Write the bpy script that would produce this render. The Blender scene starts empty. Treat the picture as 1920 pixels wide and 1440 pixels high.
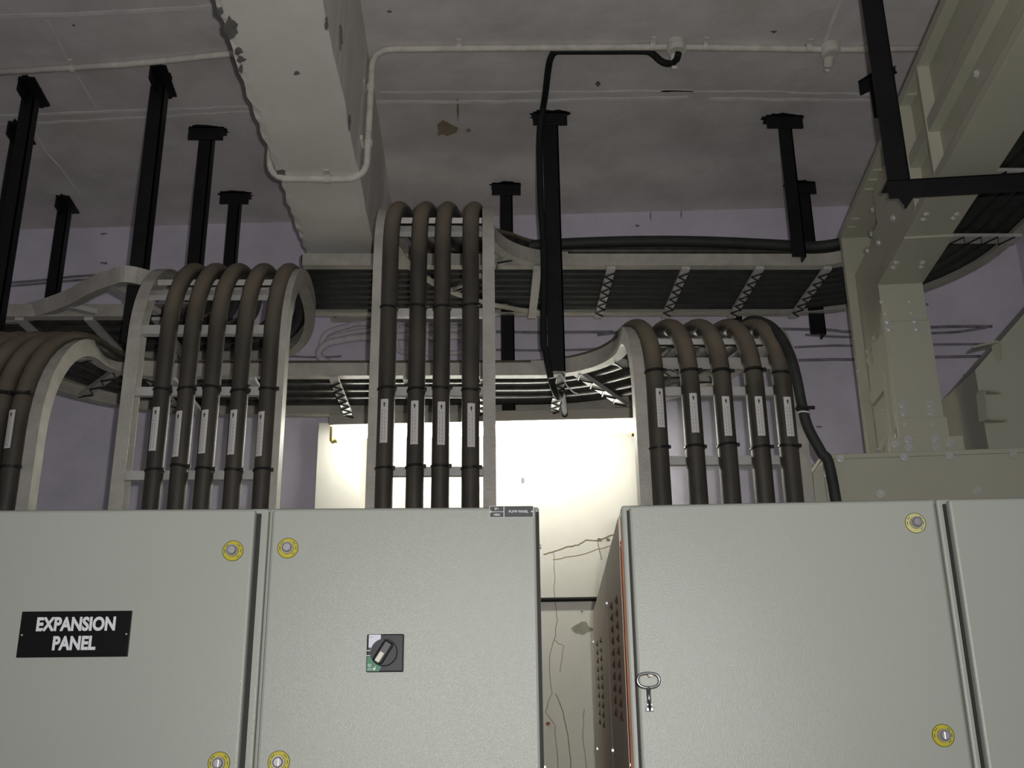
import bpy, bmesh, math, random
from mathutils import Vector, Matrix
random.seed(7)
scene = bpy.context.scene
C = scene.collection
PI = math.pi
V = Vector

# ------------------------------------------------------------------ camera
F = 1973.0
EYE = 1.60
CAM = V((0, 0, EYE))
yc = V(((905 - 960) / F, (720 - 1400) / F, -1)).normalized()
zc = V(((888 - 960) / F, (720 + 5010) / F, -1)).normalized()
zc = (zc - yc * zc.dot(yc)).normalized()
xc = yc.cross(zc)
R_wc = Matrix((xc, yc, zc)).transposed()      # world -> camera
R_cw = R_wc.transposed()
cam_d = bpy.data.cameras.new('camera')
cam_d.sensor_width = 36.0
cam_d.lens = 36.0 * F / 1920
cam_d.clip_start = 0.02
cam = bpy.data.objects.new('camera', cam_d)
cam.matrix_world = Matrix.Translation(CAM) @ R_cw.to_4x4()
C.objects.link(cam)
scene.camera = cam

def ray(px, py):
    return R_cw @ V(((px - 960) / F, (720 - py) / F, -1))
def atY(px, py, Y):
    d = ray(px, py); return CAM + d * (Y / d.y)
def atZ(px, py, Z):
    d = ray(px, py); return CAM + d * ((Z - EYE) / d.z)
def on_plane(px, py, P, n):
    d = ray(px, py); return CAM + d * ((P - CAM).dot(n) / d.dot(n))

# ------------------------------------------------------------------ materials
def mat(name, col, rough=0.6, metal=0.0, noise=0.0, nscale=8.0, bump=0.0, bscale=60.0,
        col2=None, spec=0.5, blotch=None, world=True):
    m = bpy.data.materials.new(name)
    m.use_nodes = True
    nt = m.node_tree
    b = nt.nodes['Principled BSDF']
    b.inputs['Roughness'].default_value = rough
    b.inputs['Metallic'].default_value = metal
    b.inputs['Specular IOR Level'].default_value = spec
    b.inputs['Base Color'].default_value = (*col, 1)
    geo = nt.nodes.new('ShaderNodeNewGeometry')
    pos = geo.outputs['Position']
    if noise > 0 or col2:
        n = nt.nodes.new('ShaderNodeTexNoise')
        n.inputs['Scale'].default_value = nscale
        n.inputs['Detail'].default_value = 7
        n.inputs['Roughness'].default_value = 0.62
        nt.links.new(pos, n.inputs['Vector'])
        r = nt.nodes.new('ShaderNodeValToRGB')
        c2 = col2 or tuple(c * (1 - noise) for c in col)
        r.color_ramp.elements[0].position = 0.32
        r.color_ramp.elements[0].color = (*c2, 1)
        r.color_ramp.elements[1].position = 0.62
        r.color_ramp.elements[1].color = (*col, 1)
        nt.links.new(n.outputs['Fac'], r.inputs['Fac'])
        out = r.outputs['Color']
        if blotch:
            n2 = nt.nodes.new('ShaderNodeTexNoise')
            n2.inputs['Scale'].default_value = blotch[1]
            n2.inputs['Detail'].default_value = 4
            nt.links.new(pos, n2.inputs['Vector'])
            r2 = nt.nodes.new('ShaderNodeValToRGB')
            r2.color_ramp.elements[0].position = blotch[2]
            r2.color_ramp.elements[0].color = (0, 0, 0, 1)
            r2.color_ramp.elements[1].position = blotch[2] + 0.12
            r2.color_ramp.elements[1].color = (blotch[3],) * 3 + (1,)
            nt.links.new(n2.outputs['Fac'], r2.inputs['Fac'])
            mx = nt.nodes.new('ShaderNodeMix'); mx.data_type = 'RGBA'
            nt.links.new(r2.outputs['Color'], mx.inputs['Factor'])
            nt.links.new(out, mx.inputs['A'])
            mx.inputs['B'].default_value = (*blotch[0], 1)
            out = mx.outputs['Result']
        nt.links.new(out, b.inputs['Base Color'])
    if bump > 0:
        n3 = nt.nodes.new('ShaderNodeTexNoise')
        n3.inputs['Scale'].default_value = bscale
        n3.inputs['Detail'].default_value = 3
        nt.links.new(pos, n3.inputs['Vector'])
        bp = nt.nodes.new('ShaderNodeBump')
        bp.inputs['Strength'].default_value = bump
        bp.inputs['Distance'].default_value = 0.002
        nt.links.new(n3.outputs['Fac'], bp.inputs['Height'])
        nt.links.new(bp.outputs['Normal'], b.inputs['Normal'])
    return m

M = {}
M['ceiling'] = mat('ceiling_whitewash', (.75, .71, .695), .95, noise=.24, nscale=3.2, bump=1.0, bscale=22, spec=.1, blotch=((.54, .48, .40), 1.3, .60, .5))
M['wall'] = mat('lavender_whitewash', (.72, .68, .775), .95, noise=.16, nscale=4.0, bump=.9, bscale=30, spec=.1)
M['beam'] = mat('cream_plaster', (.82, .79, .725), .95, noise=.12, nscale=3.5, bump=.6, bscale=22, spec=.1, blotch=((.56, .49, .38), 1.7, .62, .5))
M['column'] = mat('cream_column_lamplit_wall', (.82, .79, .72), .95, noise=.06, nscale=5, bump=.5, bscale=24, spec=.1)
M['concrete'] = mat('bare_concrete', (.21, .20, .19), .95, noise=.3, nscale=40, bump=.8, bscale=60, spec=.1)
M['ridge'] = mat('plaster_ridge', (.84, .81, .80), .95, noise=.2, nscale=12, bump=.4, bscale=40, spec=.1)
M['floor'] = mat('cement_floor', (.30, .29, .27), .8, noise=.2, nscale=4)
M['black'] = mat('black_painted_steel', (.012, .011, .012), .5, noise=.4, nscale=14, spec=.25)
M['soot'] = mat('black_paint_smear', (.02, .019, .019), .9, spec=.1)
M['stain'] = mat('brown_damp_stain', (.36, .29, .21), .95, noise=.25, nscale=14, spec=.05)
M['cabinet'] = mat('grey_powder_coat', (.36, .375, .335), .24, noise=.03, nscale=3, bump=.24, bscale=760, spec=.30)
M['cabside'] = mat('cabinet_side_warm_bounce', (.62, .50, .40), .42, noise=.04, nscale=3, bump=.2, bscale=330, spec=.4)  # cabinet side lightened and warmed: bounced lamp light put into its colour
M['gasket'] = mat('dark_rubber_gasket', (.02, .02, .018), .7)
M['louvre'] = mat('rusty_louvre', (.10, .045, .03), .6, noise=.3, nscale=40)
M['orange'] = mat('red_oxide_edge', (.36, .12, .05), .7, noise=.3, nscale=20)
M['rail'] = mat('dusty_cream_galvanised', (.50, .475, .42), .5, metal=.15, noise=.22, nscale=16, bump=.5, bscale=120, spec=.5)
M['rung'] = mat('pale_galvanised', (.56, .545, .52), .5, metal=.15, noise=.12, nscale=20, bump=.3, bscale=90, spec=.5)
M['duct'] = mat('cream_enamel', (.43, .425, .335), .38, noise=.05, nscale=5, bump=.08, bscale=300, spec=.4, blotch=((.33, .27, .19), 5.0, .68, .35))
M['bolt'] = mat('zinc_bolt', (.62, .61, .58), .3, metal=.45)
M['chrome'] = mat('polished_chrome', (.75, .74, .76), .12, metal=1.0)
M['knob'] = mat('dull_nickel', (.50, .48, .49), .3, metal=.75)
M['yellow'] = mat('yellow_label', (.44, .39, .015), .5)
M['paleyellow'] = mat('faded_yellow_label', (.55, .53, .22), .5)
M['print'] = mat('dark_print', (.05, .045, .02), .6)
M['plate'] = mat('black_engraved_plate', (.006, .005, .005), .4, spec=.15)
M['plategrey'] = mat('charcoal_engraved_plate', (.045, .05, .05), .4)
M['white'] = mat('white_engraving', (.66, .66, .69), .5)
M['labelwhite'] = mat('white_vinyl_label', (.66, .64, .62), .45)
M['greyprint'] = mat('grey_print', (.33, .32, .31), .6)
M['silver'] = mat('silver_edge', (.55, .56, .54), .4)
M['switch'] = mat('charcoal_plastic', (.022, .023, .028), .45, spec=.3)
M['switch2'] = mat('black_plastic', (.014, .014, .017), .35)
M['green'] = mat('green_enamel', (.012, .16, .075), .45)
M['lilac'] = mat('white_sticker', (.62, .62, .72), .5)
M['ivory'] = mat('ivory_plastic', (.62, .60, .50), .5)
M['conduit'] = mat('whitewashed_conduit', (.72, .68, .61), .8, noise=.25, nscale=22, spec=.2)
M['wallwire'] = mat('whitewashed_wire', (.30, .275, .31), .9, noise=.4, nscale=18, spec=.1)
M['wallwire2'] = mat('whitewashed_hose', (.66, .62, .66), .9, noise=.2, nscale=18, spec=.1)
M['batten'] = mat('cream_lamp_batten', (.42, .39, .33), .5)
M['holder'] = mat('yellowed_lampholder', (.50, .40, .13), .35)
M['tie'] = mat('black_cable_tie', (.012, .012, .012), .35)
M['whitetie'] = mat('white_cable_tie', (.8, .8, .78), .4)
M['cord'] = mat('black_cord', (.014, .016, .015), .7, spec=.2)
M['crack'] = mat('wall_crack', (.42, .36, .24), .95, noise=.4, nscale=60)

def cable_mat():
    m = bpy.data.materials.new('dusty_black_cable_sheath')
    m.use_nodes = True
    nt = m.node_tree; b = nt.nodes['Principled BSDF']
    geo = nt.nodes.new('ShaderNodeNewGeometry')
    sep = nt.nodes.new('ShaderNodeSeparateXYZ'); nt.links.new(geo.outputs['Normal'], sep.inputs[0])
    sp = nt.nodes.new('ShaderNodeSeparateXYZ'); nt.links.new(geo.outputs['Position'], sp.inputs[0])
    n = nt.nodes.new('ShaderNodeTexNoise'); n.inputs['Scale'].default_value = 9; n.inputs['Detail'].default_value = 6
    nt.links.new(geo.outputs['Position'], n.inputs['Vector'])
    # dust lies on what faces up, and thins out in patches
    mr = nt.nodes.new('ShaderNodeMapRange'); mr.inputs[1].default_value = -0.08; mr.inputs[2].default_value = 0.42
    nt.links.new(sep.outputs['Z'], mr.inputs[0])
    mn = nt.nodes.new('ShaderNodeMapRange'); mn.inputs[1].default_value = 0.3; mn.inputs[2].default_value = 0.7
    mn.inputs[3].default_value = 0.62; mn.inputs[4].default_value = 1.0
    nt.links.new(n.outputs['Fac'], mn.inputs[0])
    mu = nt.nodes.new('ShaderNodeMath'); mu.operation = 'MULTIPLY'
    nt.links.new(mr.outputs[0], mu.inputs[0]); nt.links.new(mn.outputs[0], mu.inputs[1])
    # thin film of dust on the rest
    n2 = nt.nodes.new('ShaderNodeTexNoise'); n2.inputs['Scale'].default_value = 30; n2.inputs['Detail'].default_value = 6
    mp = nt.nodes.new('ShaderNodeMapping'); mp.inputs['Scale'].default_value = (1, 1, .2)
    nt.links.new(geo.outputs['Position'], mp.inputs['Vector']); nt.links.new(mp.outputs[0], n2.inputs['Vector'])
    r = nt.nodes.new('ShaderNodeValToRGB')
    r.color_ramp.elements[0].position = .35; r.color_ramp.elements[0].color = (.020, .020, .018, 1)
    r.color_ramp.elements[1].position = .7; r.color_ramp.elements[1].color = (.055, .050, .042, 1)
    nt.links.new(n2.outputs['Fac'], r.inputs['Fac'])
    mx = nt.nodes.new('ShaderNodeMix'); mx.data_type = 'RGBA'
    nt.links.new(mu.outputs[0], mx.inputs['Factor'])
    nt.links.new(r.outputs['Color'], mx.inputs['A'])
    mx.inputs['B'].default_value = (.20, .165, .115, 1)
    nt.links.new(mx.outputs['Result'], b.inputs['Base Color'])
    rr = nt.nodes.new('ShaderNodeMapRange'); rr.inputs[3].default_value = .40; rr.inputs[4].default_value = .9
    nt.links.new(mu.outputs[0], rr.inputs[0]); nt.links.new(rr.outputs[0], b.inputs['Roughness'])
    return m
M['cable'] = cable_mat()
M['traycable'] = mat('black_cable_sheath', (.034, .036, .034), .62, noise=.4, nscale=10, spec=.4)

def tube_mat(strength):
    m = bpy.data.materials.new('lit_fluorescent_tube')
    m.use_nodes = True
    b = m.node_tree.nodes['Principled BSDF']
    b.inputs['Base Color'].default_value = (.9, .9, .88, 1)
    b.inputs['Emission Color'].default_value = (1.0, 1.0, .90, 1)
    b.inputs['Emission Strength'].default_value = strength
    return m

# ------------------------------------------------------------------ mesh helpers
def obj(name, bm, m, parent=None, smooth=False, kind=None, label=None):
    me = bpy.data.meshes.new(name)
    bmesh.ops.recalc_face_normals(bm, faces=bm.faces[:])
    bm.to_mesh(me); bm.free()
    if smooth:
        for p in me.polygons: p.use_smooth = True
    o = bpy.data.objects.new(name, me)
    C.objects.link(o)
    me.materials.append(m)
    if parent: o.parent = parent
    if kind: o['kind'] = kind
    if label: o['label'] = label
    return o
def thing(name, label, cat, loc=(0, 0, 0), rotz=0.0, group=None):
    o = bpy.data.objects.new(name, None)
    o.empty_display_size = .05
    o.location = loc; o.rotation_euler = (0, 0, rotz)
    o['label'] = label; o['category'] = cat
    if group: o['group'] = group
    C.objects.link(o)
    return o
def tag(o, label, cat, group=None):
    o['label'] = label; o['category'] = cat
    if group: o['group'] = group
    return o
def dup(o, parent, mx):
    c = o.copy(); C.objects.link(c); c.parent = parent; c.matrix_local = mx
    return c

def add_box(bm, lo, hi, bevel=0.0, mx=None, seg=2):
    lo, hi = V(lo), V(hi)
    b2 = bmesh.new()
    bmesh.ops.create_cube(b2, size=1)
    for v in b2.verts:
        v.co = V(((lo.x + hi.x) / 2 + v.co.x * (hi.x - lo.x), (lo.y + hi.y) / 2 + v.co.y * (hi.y - lo.y), (lo.z + hi.z) / 2 + v.co.z * (hi.z - lo.z)))
    if bevel: bmesh.ops.bevel(b2, geom=b2.edges[:], offset=bevel, segments=seg, affect='EDGES', profile=.5)
    if mx is not None: bmesh.ops.transform(b2, matrix=mx, verts=b2.verts[:])
    me = bpy.data.meshes.new('tmp'); b2.to_mesh(me); b2.free(); bm.from_mesh(me); bpy.data.meshes.remove(me)
    return bm
def box(lo, hi, bevel=0.0, mx=None):
    return add_box(bmesh.new(), lo, hi, bevel, mx)
def add_cyl(bm, r1, r2, h, mx, seg=24, cap=True):
    bmesh.ops.create_cone(bm, cap_ends=cap, segments=seg, radius1=r1, radius2=r2, depth=h, matrix=mx)
    return bm
def add_prism(bm, poly, y0, y1, mx=None):
    """polygon in local XZ, extruded along local Y"""
    a = [bm.verts.new((x, y0, z)) for x, z in poly]
    b = [bm.verts.new((x, y1, z)) for x, z in poly]
    n = len(poly)
    bm.faces.new(a); bm.faces.new(b[::-1])
    for i in range(n): bm.faces.new((a[i], b[i], b[(i + 1) % n], a[(i + 1) % n]))
    if mx is not None: bmesh.ops.transform(bm, matrix=mx, verts=a + b)
    return bm
def frames(pts, side=V((1, 0, 0))):
    n = len(pts); T = []
    for i in range(n):
        a = pts[max(i - 1, 0)]; b = pts[min(i + 1, n - 1)]
        T.append((b - a).normalized())
    S = side - T[0] * side.dot(T[0])
    if S.length < 1e-4: S = T[0].orthogonal()
    S.normalize(); out = []
    for i in range(n):
        if i:
            q = T[i - 1].rotation_difference(T[i]); S = q @ S
            S = (S - T[i] * S.dot(T[i])).normalized()
        out.append((T[i], S.copy(), S.cross(T[i])))
    return out
def add_sweep(bm, pts, prof, side=V((1, 0, 0)), closed=True, caps=True):
    """prof: (s, n) pairs; s along the side vector, n along side x tangent"""
    fr = frames(pts, side); rings = []
    for p, (t, s, n) in zip(pts, fr):
        rings.append([bm.verts.new(p + s * a + n * b) for a, b in prof])
    k = len(prof)
    for i in range(len(rings) - 1):
        for j in range(k if closed else k - 1):
            bm.faces.new((rings[i][j], rings[i][(j + 1) % k], rings[i + 1][(j + 1) % k], rings[i + 1][j]))
    if caps and closed and k > 2:
        bm.faces.new(rings[0]); bm.faces.new(rings[-1][::-1])
    return bm
def circ(r, k=14, ry=None):
    return [(r * math.cos(2 * PI * i / k), (ry or r) * math.sin(2 * PI * i / k)) for i in range(k)]
def smooth_pts(ctrl, per=8):
    ctrl = [V(c) for c in ctrl]; out = []
    P = [ctrl[0] * 2 - ctrl[1]] + ctrl + [ctrl[-1] * 2 - ctrl[-2]]
    for i in range(1, len(P) - 2):
        p0, p1, p2, p3 = P[i - 1:i + 3]
        for k in range(per):
            t = k / per
            out.append(.5 * ((2 * p1) + (p2 - p0) * t + (2 * p0 - 5 * p1 + 4 * p2 - p3) * t * t + (3 * p1 - p0 - 3 * p2 + p3) * t ** 3))
    out.append(ctrl[-1]); return out
def fillet(ctrl, r=.04, k=6):
    ctrl = [V(c) for c in ctrl]; out = [ctrl[0]]
    for i in range(1, len(ctrl) - 1):
        a, b, c = ctrl[i - 1:i + 2]
        ra = min(r, (a - b).length * .45, (c - b).length * .45)
        p, q = b + (a - b).normalized() * ra, b + (c - b).normalized() * ra
        for j in range(k + 1):
            t = j / k; out.append((1 - t) ** 2 * p + 2 * t * (1 - t) * b + t * t * q)
    out.append(ctrl[-1]); return out
def tube(ctrl, r, k=10):
    return add_sweep(bmesh.new(), ctrl, circ(r, k))
def text_bm(s, size, bold=0.0, sx=1.0, depth=0.0004):
    cu = bpy.data.curves.new('txt', 'FONT'); cu.body = s; cu.size = size; cu.offset = bold
    cu.align_x = 'CENTER'; cu.align_y = 'CENTER'; cu.extrude = depth; cu.resolution_u = 4
    o = bpy.data.objects.new('txt', cu); C.objects.link(o)
    dg = bpy.context.evaluated_depsgraph_get()
    me = bpy.data.meshes.new_from_object(o.evaluated_get(dg))
    bm = bmesh.new(); bm.from_mesh(me)
    bpy.data.objects.remove(o); bpy.data.curves.remove(cu); bpy.data.meshes.remove(me)
    # letters lie in XY; stand them up in XZ facing -Y
    bmesh.ops.transform(bm, matrix=Matrix.Rotation(PI / 2, 4, 'X') @ Matrix.Diagonal((sx, 1, 1, 1)), verts=bm.verts[:])
    return bm
def shift(bm, v):
    bmesh.ops.translate(bm, vec=V(v), verts=bm.verts[:]); return bm
def disc_y(bm, x, y, z, r1, r2, h, seg=24):
    """a round boss whose axis is local Y, its face towards -Y"""
    return add_cyl(bm, r1, r2, h, Matrix.Translation((x, y - h / 2, z)) @ Matrix.Rotation(PI / 2, 4, 'X'), seg)

# ------------------------------------------------------------------ the room
H = EYE + 2.21
w1 = atZ(270, 424, H); w2 = atZ(1330, 394, H)
wd = (w2 - w1); wd.z = 0; wd.normalize()                # along the back wall
wn = V((wd.y, -wd.x, 0))                                # out of the wall, towards the camera
def wall_pt(px, py, off=0.0): return on_plane(px, py, w1 + wn * off, wn)
corner = wall_pt(1907, 470); corner.z = 0
ROT_W = math.atan2(wd.y, wd.x)
XL = -4.6
wl = w1 + wd * ((XL - w1.x) / wd.x); wl.z = 0
def slab(name, a, b, thick_dir, z0, z1, t, m):
    bm = bmesh.new()
    a, b = V((a.x, a.y, 0)), V((b.x, b.y, 0)); q = thick_dir * t
    base = [a, b, b + q, a + q]
    lo = [bm.verts.new((p.x, p.y, z0)) for p in base]; hi = [bm.verts.new((p.x, p.y, z1)) for p in base]
    bm.faces.new(lo[::-1]); bm.faces.new(hi)
    for i in range(4): bm.faces.new((lo[i], lo[(i + 1) % 4], hi[(i + 1) % 4], hi[i]))
    o = obj(name, bm, m); o['kind'] = 'structure'; return o
YN = -3.2
wr0 = V((corner.x + .05, YN, 0))
slab('wall_back', wl, corner + wd * .2, -wn, 0, H, .2, M['wall'])
slab('wall_right', corner, V((corner.x + .12, YN, 0)), V((1, 0, 0)), 0, H, .2, M['wall'])
slab('wall_left', V((XL, YN, 0)), wl, V((-1, 0, 0)), 0, H, .2, M['wall'])
o = obj('floor', box((XL - .3, YN - .2, -.15), (corner.x + .5, 5.2, 0)), M['floor']); o['kind'] = 'structure'
# ceiling with its shuttering ridges
bm = box((XL - .3, YN - .2, H), (corner.x + .5, 5.2, H + .2))
o = obj('ceiling', bm, M['ceiling']); o['kind'] = 'structure'
def ridge(pxs, w, h, wob=.004):
    """a raised shuttering seam on the ceiling plane"""
    P = [atZ(x, y, H) for x, y in pxs]
    pts = []
    for a, b in zip(P, P[1:]):
        n = max(2, int((b - a).length / .06))
        for i in range(n): pts.append(a.lerp(b, i / n) + V((0, random.uniform(-wob, wob), 0)))
    pts.append(P[-1])
    return add_sweep(bmesh.new(), pts, [(-w, .002), (-w * .4, -h), (w * .4, -h), (w, .002)], side=V((0, 1, 0)))
NTR = 3
for pxs, w, h in ([[(-40, 219), (240, 208), (474, 201)], .007, .010], [[(-40, 235), (250, 222), (474, 209)], .006, .007],
                  [[(-40, 34), (200, 24), (404, 12)], .008, .008], [[(706, 191), (1000, 190), (1290, 182)], .008, .010],
                  [[(712, 173), (1100, 172), (1300, 170)], .005, .004], [[(1330, 186), (1640, 189)], .008, .009],
                  [[(1240, 170), (1460, 172), (1640, 178)], .005, .005], [[(90, 40), (130, 118), (180, 200)], .003, .002],
                  [[(60, 240), (86, 285), (112, 312), (150, 366)], .004, .004], [[(1575, 0), (1548, 75)], .005, .005]):
    bm = ridge(pxs, w, h)
    NTR += 1; o = obj('trim_%d' % NTR, bm, M['ridge']); o['kind'] = 'structure'

# small marks on the ceiling: damp stains and dents (flat patches of their own shape)
def patch(name, px, py, rx, ry, m, plane='ceil', n=14, jag=.35, parent=None, P=None, N=None, rise=.0015):
    bm = bmesh.new(); vs = []
    for i in range(n):
        a = 2 * PI * i / n; k = 1 + random.uniform(-jag, jag)
        q = (px + rx * k * math.cos(a), py + ry * k * math.sin(a))
        p = atZ(q[0], q[1], H - rise) if plane == 'ceil' else on_plane(q[0], q[1], P, N)
        vs.append(bm.verts.new(p))
    f = bm.faces.new(vs)
    r = bmesh.ops.extrude_face_region(bm, geom=[f])
    d = V((0, 0, rise)) if plane == 'ceil' else -N * rise
    bmesh.ops.translate(bm, vec=d, verts=[e for e in r['geom'] if isinstance(e, bmesh.types.BMVert)])
    o = obj(name, bm, m, parent); o['kind'] = 'structure'; return o
ceil_o = bpy.data.objects['ceiling']
for px, py, rx, ry, mm in ((834, 240, 20, 17, 'stain'), (1121, 158, 6, 4, 'concrete'), (1451, 60, 5, 2.5, 'concrete'), (878, 245, 4, 3, 'stain'),
                           (858, 208, 2, 20, 'stain'), (138, 48, 2, 2, 'concrete'), (730, 22, 4, 2, 'concrete')):
    patch('paint_mark', px, py, rx, ry, M[mm], parent=ceil_o)

# the beam across the ceiling
conL = atZ(710, 97, H - .02)
ZB = atY(687, 330, conL.y).z
l0, l1 = atZ(400, 0, ZB), atZ(572, 470, ZB)
r0, r1 = atZ(604, 0, ZB), atZ(700, 462, ZB)
t0, t1 = atZ(684, 20, H), atZ(745, 380, H)
def lerp_y(a, b, y): return a + (b - a) * ((y - a.y) / (b.y - a.y))
bm = bmesh.new(); rings = []
ny = 150
for i in range(ny + 1):
    y = -1.0 + (4.35 + 1.0) * i / ny
    a = lerp_y(l0, l1, y).x; b = lerp_y(r0, r1, y).x
    jl = random.uniform(-.005, .005) + .003 * math.sin(y * 9); jr = random.uniform(-.0015, .0015) + .002 * math.sin(y * 13)
    rings.append([bm.verts.new(p) for p in ((a + jl, y, ZB + random.uniform(0, .006)), (a + .02 + jl * .4, y, ZB), (b - .02 + jr, y, ZB), (b + jr, y, ZB + .008),
                                             (b + .012, y, H), (a - .01, y, H))])
for i in range(ny):
    for j in range(6):
        bm.faces.new((rings[i][j], rings[i][(j + 1) % 6], rings[i + 1][(j + 1) % 6], rings[i + 1][j]))
bm.faces.new(rings[0]); bm.faces.new(rings[-1][::-1])
beam = obj('trim_1', bm, M['beam']); beam['kind'] = 'structure'
for px, py, rx, ry, mm in ((433, 55, 13, 20, 'concrete'), (447, 96, 8, 7, 'concrete'), (453, 112, 7, 6, 'concrete'), (452, 130, 4, 9, 'concrete'), (556, 138, 5, 4, 'concrete'),
                           (412, 22, 6, 8, 'concrete'), (526, 325, 9, 6, 'concrete'), (640, 70, 3, 22, 'concrete'), (655, 230, 3, 16, 'concrete'), (612, 45, 3, 14, 'concrete')):
    bm = bmesh.new()
    vs = [bm.verts.new(atZ(px + rx * (1 + random.uniform(-.4, .4)) * math.cos(2 * PI * i / 13), py + ry * (1 + random.uniform(-.4, .4)) * math.sin(2 * PI * i / 13), ZB - .002)) for i in range(13)]
    f = bm.faces.new(vs); r = bmesh.ops.extrude_face_region(bm, geom=[f])
    bmesh.ops.translate(bm, vec=(0, 0, .004), verts=[e for e in r['geom'] if isinstance(e, bmesh.types.BMVert)])
    o = obj('plaster_loss', bm, M[mm], beam); o['kind'] = 'structure'

# the column under the beam
CO = .13
ca, cb = wall_pt(594, 870, CO), wall_pt(678, 870, CO)
ZP = EYE + 1.235
slab('trim_2', V((ca.x, ca.y, 0)), V((cb.x, cb.y, 0)), -wn, 0, ZP, CO + .05, M['column'])
pa, pb = wall_pt(678, 870, .012), wall_pt(1207, 870, .012)
slab('trim_3', V((pa.x, pa.y, 0)), V((pb.x, pb.y, 0)), -wn, 0, ZP, .05, M['column'])  # thin slab added on the wall; its cream stands in for lamp light
# ------------------------------------------------------------------ wall marks in the gap between the cabinets
wall_o = bpy.data.objects['wall_back']
def wall_line(name, pxs, r, m, off=.0, wob=0, kind='structure'):
    pts = [wall_pt(x + random.uniform(-wob, wob), y + random.uniform(-wob, wob), off) for x, y in pxs]
    return add_sweep(bmesh.new(), pts, circ(r, 6))
for pxs, r in (([(1018, 1040), (1038, 1034), (1060, 1026), (1085, 1022), (1100, 1012), (1120, 1014), (1150, 1003), (1170, 1000)], .0045),
               ([(1036, 1050), (1060, 1045), (1090, 1040), (1130, 1028), (1150, 1022)], .003),
               ([(1038, 1034), (1040, 1080), (1039, 1120), (1045, 1165), (1040, 1195), (1030, 1230), (1034, 1300), (1022, 1335), (1040, 1360), (1046, 1440)], .0022),
               ([(1042, 1300), (1055, 1335), (1066, 1380), (1070, 1440)], .003), ([(1040, 1200), (1056, 1212), (1050, 1260)], .002),
               ([(1095, 1330), (1092, 1380), (1100, 1440)], .002), ([(1120, 1016), (1128, 1050)], .003)):
    pts = []
    for a, b in zip(pxs, pxs[1:]):
        for k in range(4): pts.append((a[0] + (b[0] - a[0]) * k / 4 + random.uniform(-1.2, 1.2), a[1] + (b[1] - a[1]) * k / 4 + random.uniform(-1, 1)))
    pts.append(pxs[-1])
    o = obj('wall_crack', wall_line('c', pts, r, M['crack'], .012 - r * .6), M['crack'], wall_o); o['kind'] = 'structure'
P0 = w1 + wn * .0145
patch('peeled_plaster', 1090, 1178, 17, 11, M['concrete'], 'wall', 16, .3, wall_o, P0, wn, .004).data.materials[0] = mat('peeled_undercoat', (.38, .38, .29), .95, noise=.2, nscale=30)
for px, py, q in ((1124, 1012, 4), (1140, 1011, 3), (1091, 1146, 2)):
    patch('wall_hole', px, py, q, q * .8, M['concrete'], 'wall', 9, .3, wall_o, P0, wn, .003)
for px, py, rx, ry in ((150, 690, 5, 3), (195, 493, 6, 2), (195, 438, 7, 2), (1620, 440, 4, 2), (1655, 570, 5, 3), (1535, 800, 6, 2), (1810, 705, 4, 4), (1734, 571, 6, 4), (980, 900, 3, 6), (1195, 423, 4, 2), (1220, 404, 1.3, 8), (1277, 401, 1.2, 8), (380, 416, 1.2, 8)):
    patch('wall_scuff', px, py, rx, ry, M['wallwire'], 'wall', 9, .4, wall_o, w1 + wn * (.0145 if 680 < px < 1200 and py > 800 else .002), wn, .003)
# dark pipe along the wall in the gap, and a rusty nail
a, b = wall_pt(1000, 1125, .021), wall_pt(1250, 1121, .021)
o = obj('wall_pipe', tube([a, b], .0085, 10), M['cord'], smooth=True)
tag(o, 'thin dark pipe running level across the white wall in the gap between cabinets', 'pipe')
bm = bmesh.new(); add_sweep(bm, [wall_pt(1031, 1356, .0), wall_pt(1026, 1357, .06)], circ(.004, 8)); add_cyl(bm, .007, .007, .005, Matrix.Translation(wall_pt(1027, 1357, .06)) @ Matrix.Rotation(PI / 2, 4, 'X'), 10)
tag(obj('nail', bm, M['orange']), 'rusty nail head in the wall low in the gap between cabinets', 'nail')

# thin whitewashed wires along the wall
wires = [
 ([(1120, 628), (1240, 616), (1530, 618), (1600, 622), (1760, 613), (1860, 612)], .006, 'topmost wire on the wall right of the arched cables, level with the steel elbow'),
 ([(1510, 628), (1600, 632), (1745, 625), (1800, 622), (1850, 614)], .005, 'sagging wire just under the topmost one on the right wall'),
 ([(1490, 651), (1560, 648), (1600, 648), (1740, 646), (1860, 645)], .005, 'middle wire on the wall, passing behind the steel riser'),
 ([(1490, 676), (1560, 674), (1600, 674), (1745, 670), (1840, 668)], .006, 'lowest dark wire on the wall behind the steel riser'),
 ([(-30, 533), (60, 527), (160, 517), (300, 512), (500, 508)], .005, 'upper wire on the wall above the curved left tray'),
 ([(-30, 540), (60, 533), (170, 524), (320, 520), (500, 516)], .005, 'lower wire on the wall above the curved left tray'),
 ([(930, 622), (1010, 623), (1150, 622)], .006, 'upper wire on the wall right of the tall middle riser'),
 ([(930, 656), (1020, 657), (1100, 655), (1160, 650)], .005, 'lower wire on the wall right of the tall middle riser'),
 ([(540, 668), (600, 670), (640, 668)], .004, 'short dark wire on the wall left of the white hose bend'),
]
for pxs, r, lab in wires:
    pts = smooth_pts([wall_pt(x, y, r) for x, y in pxs], 6)
    tag(obj('wall_wire', tube(pts, r, 7), M['wallwire'], smooth=True), lab, 'wire', 'wires along the back wall')
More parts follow.
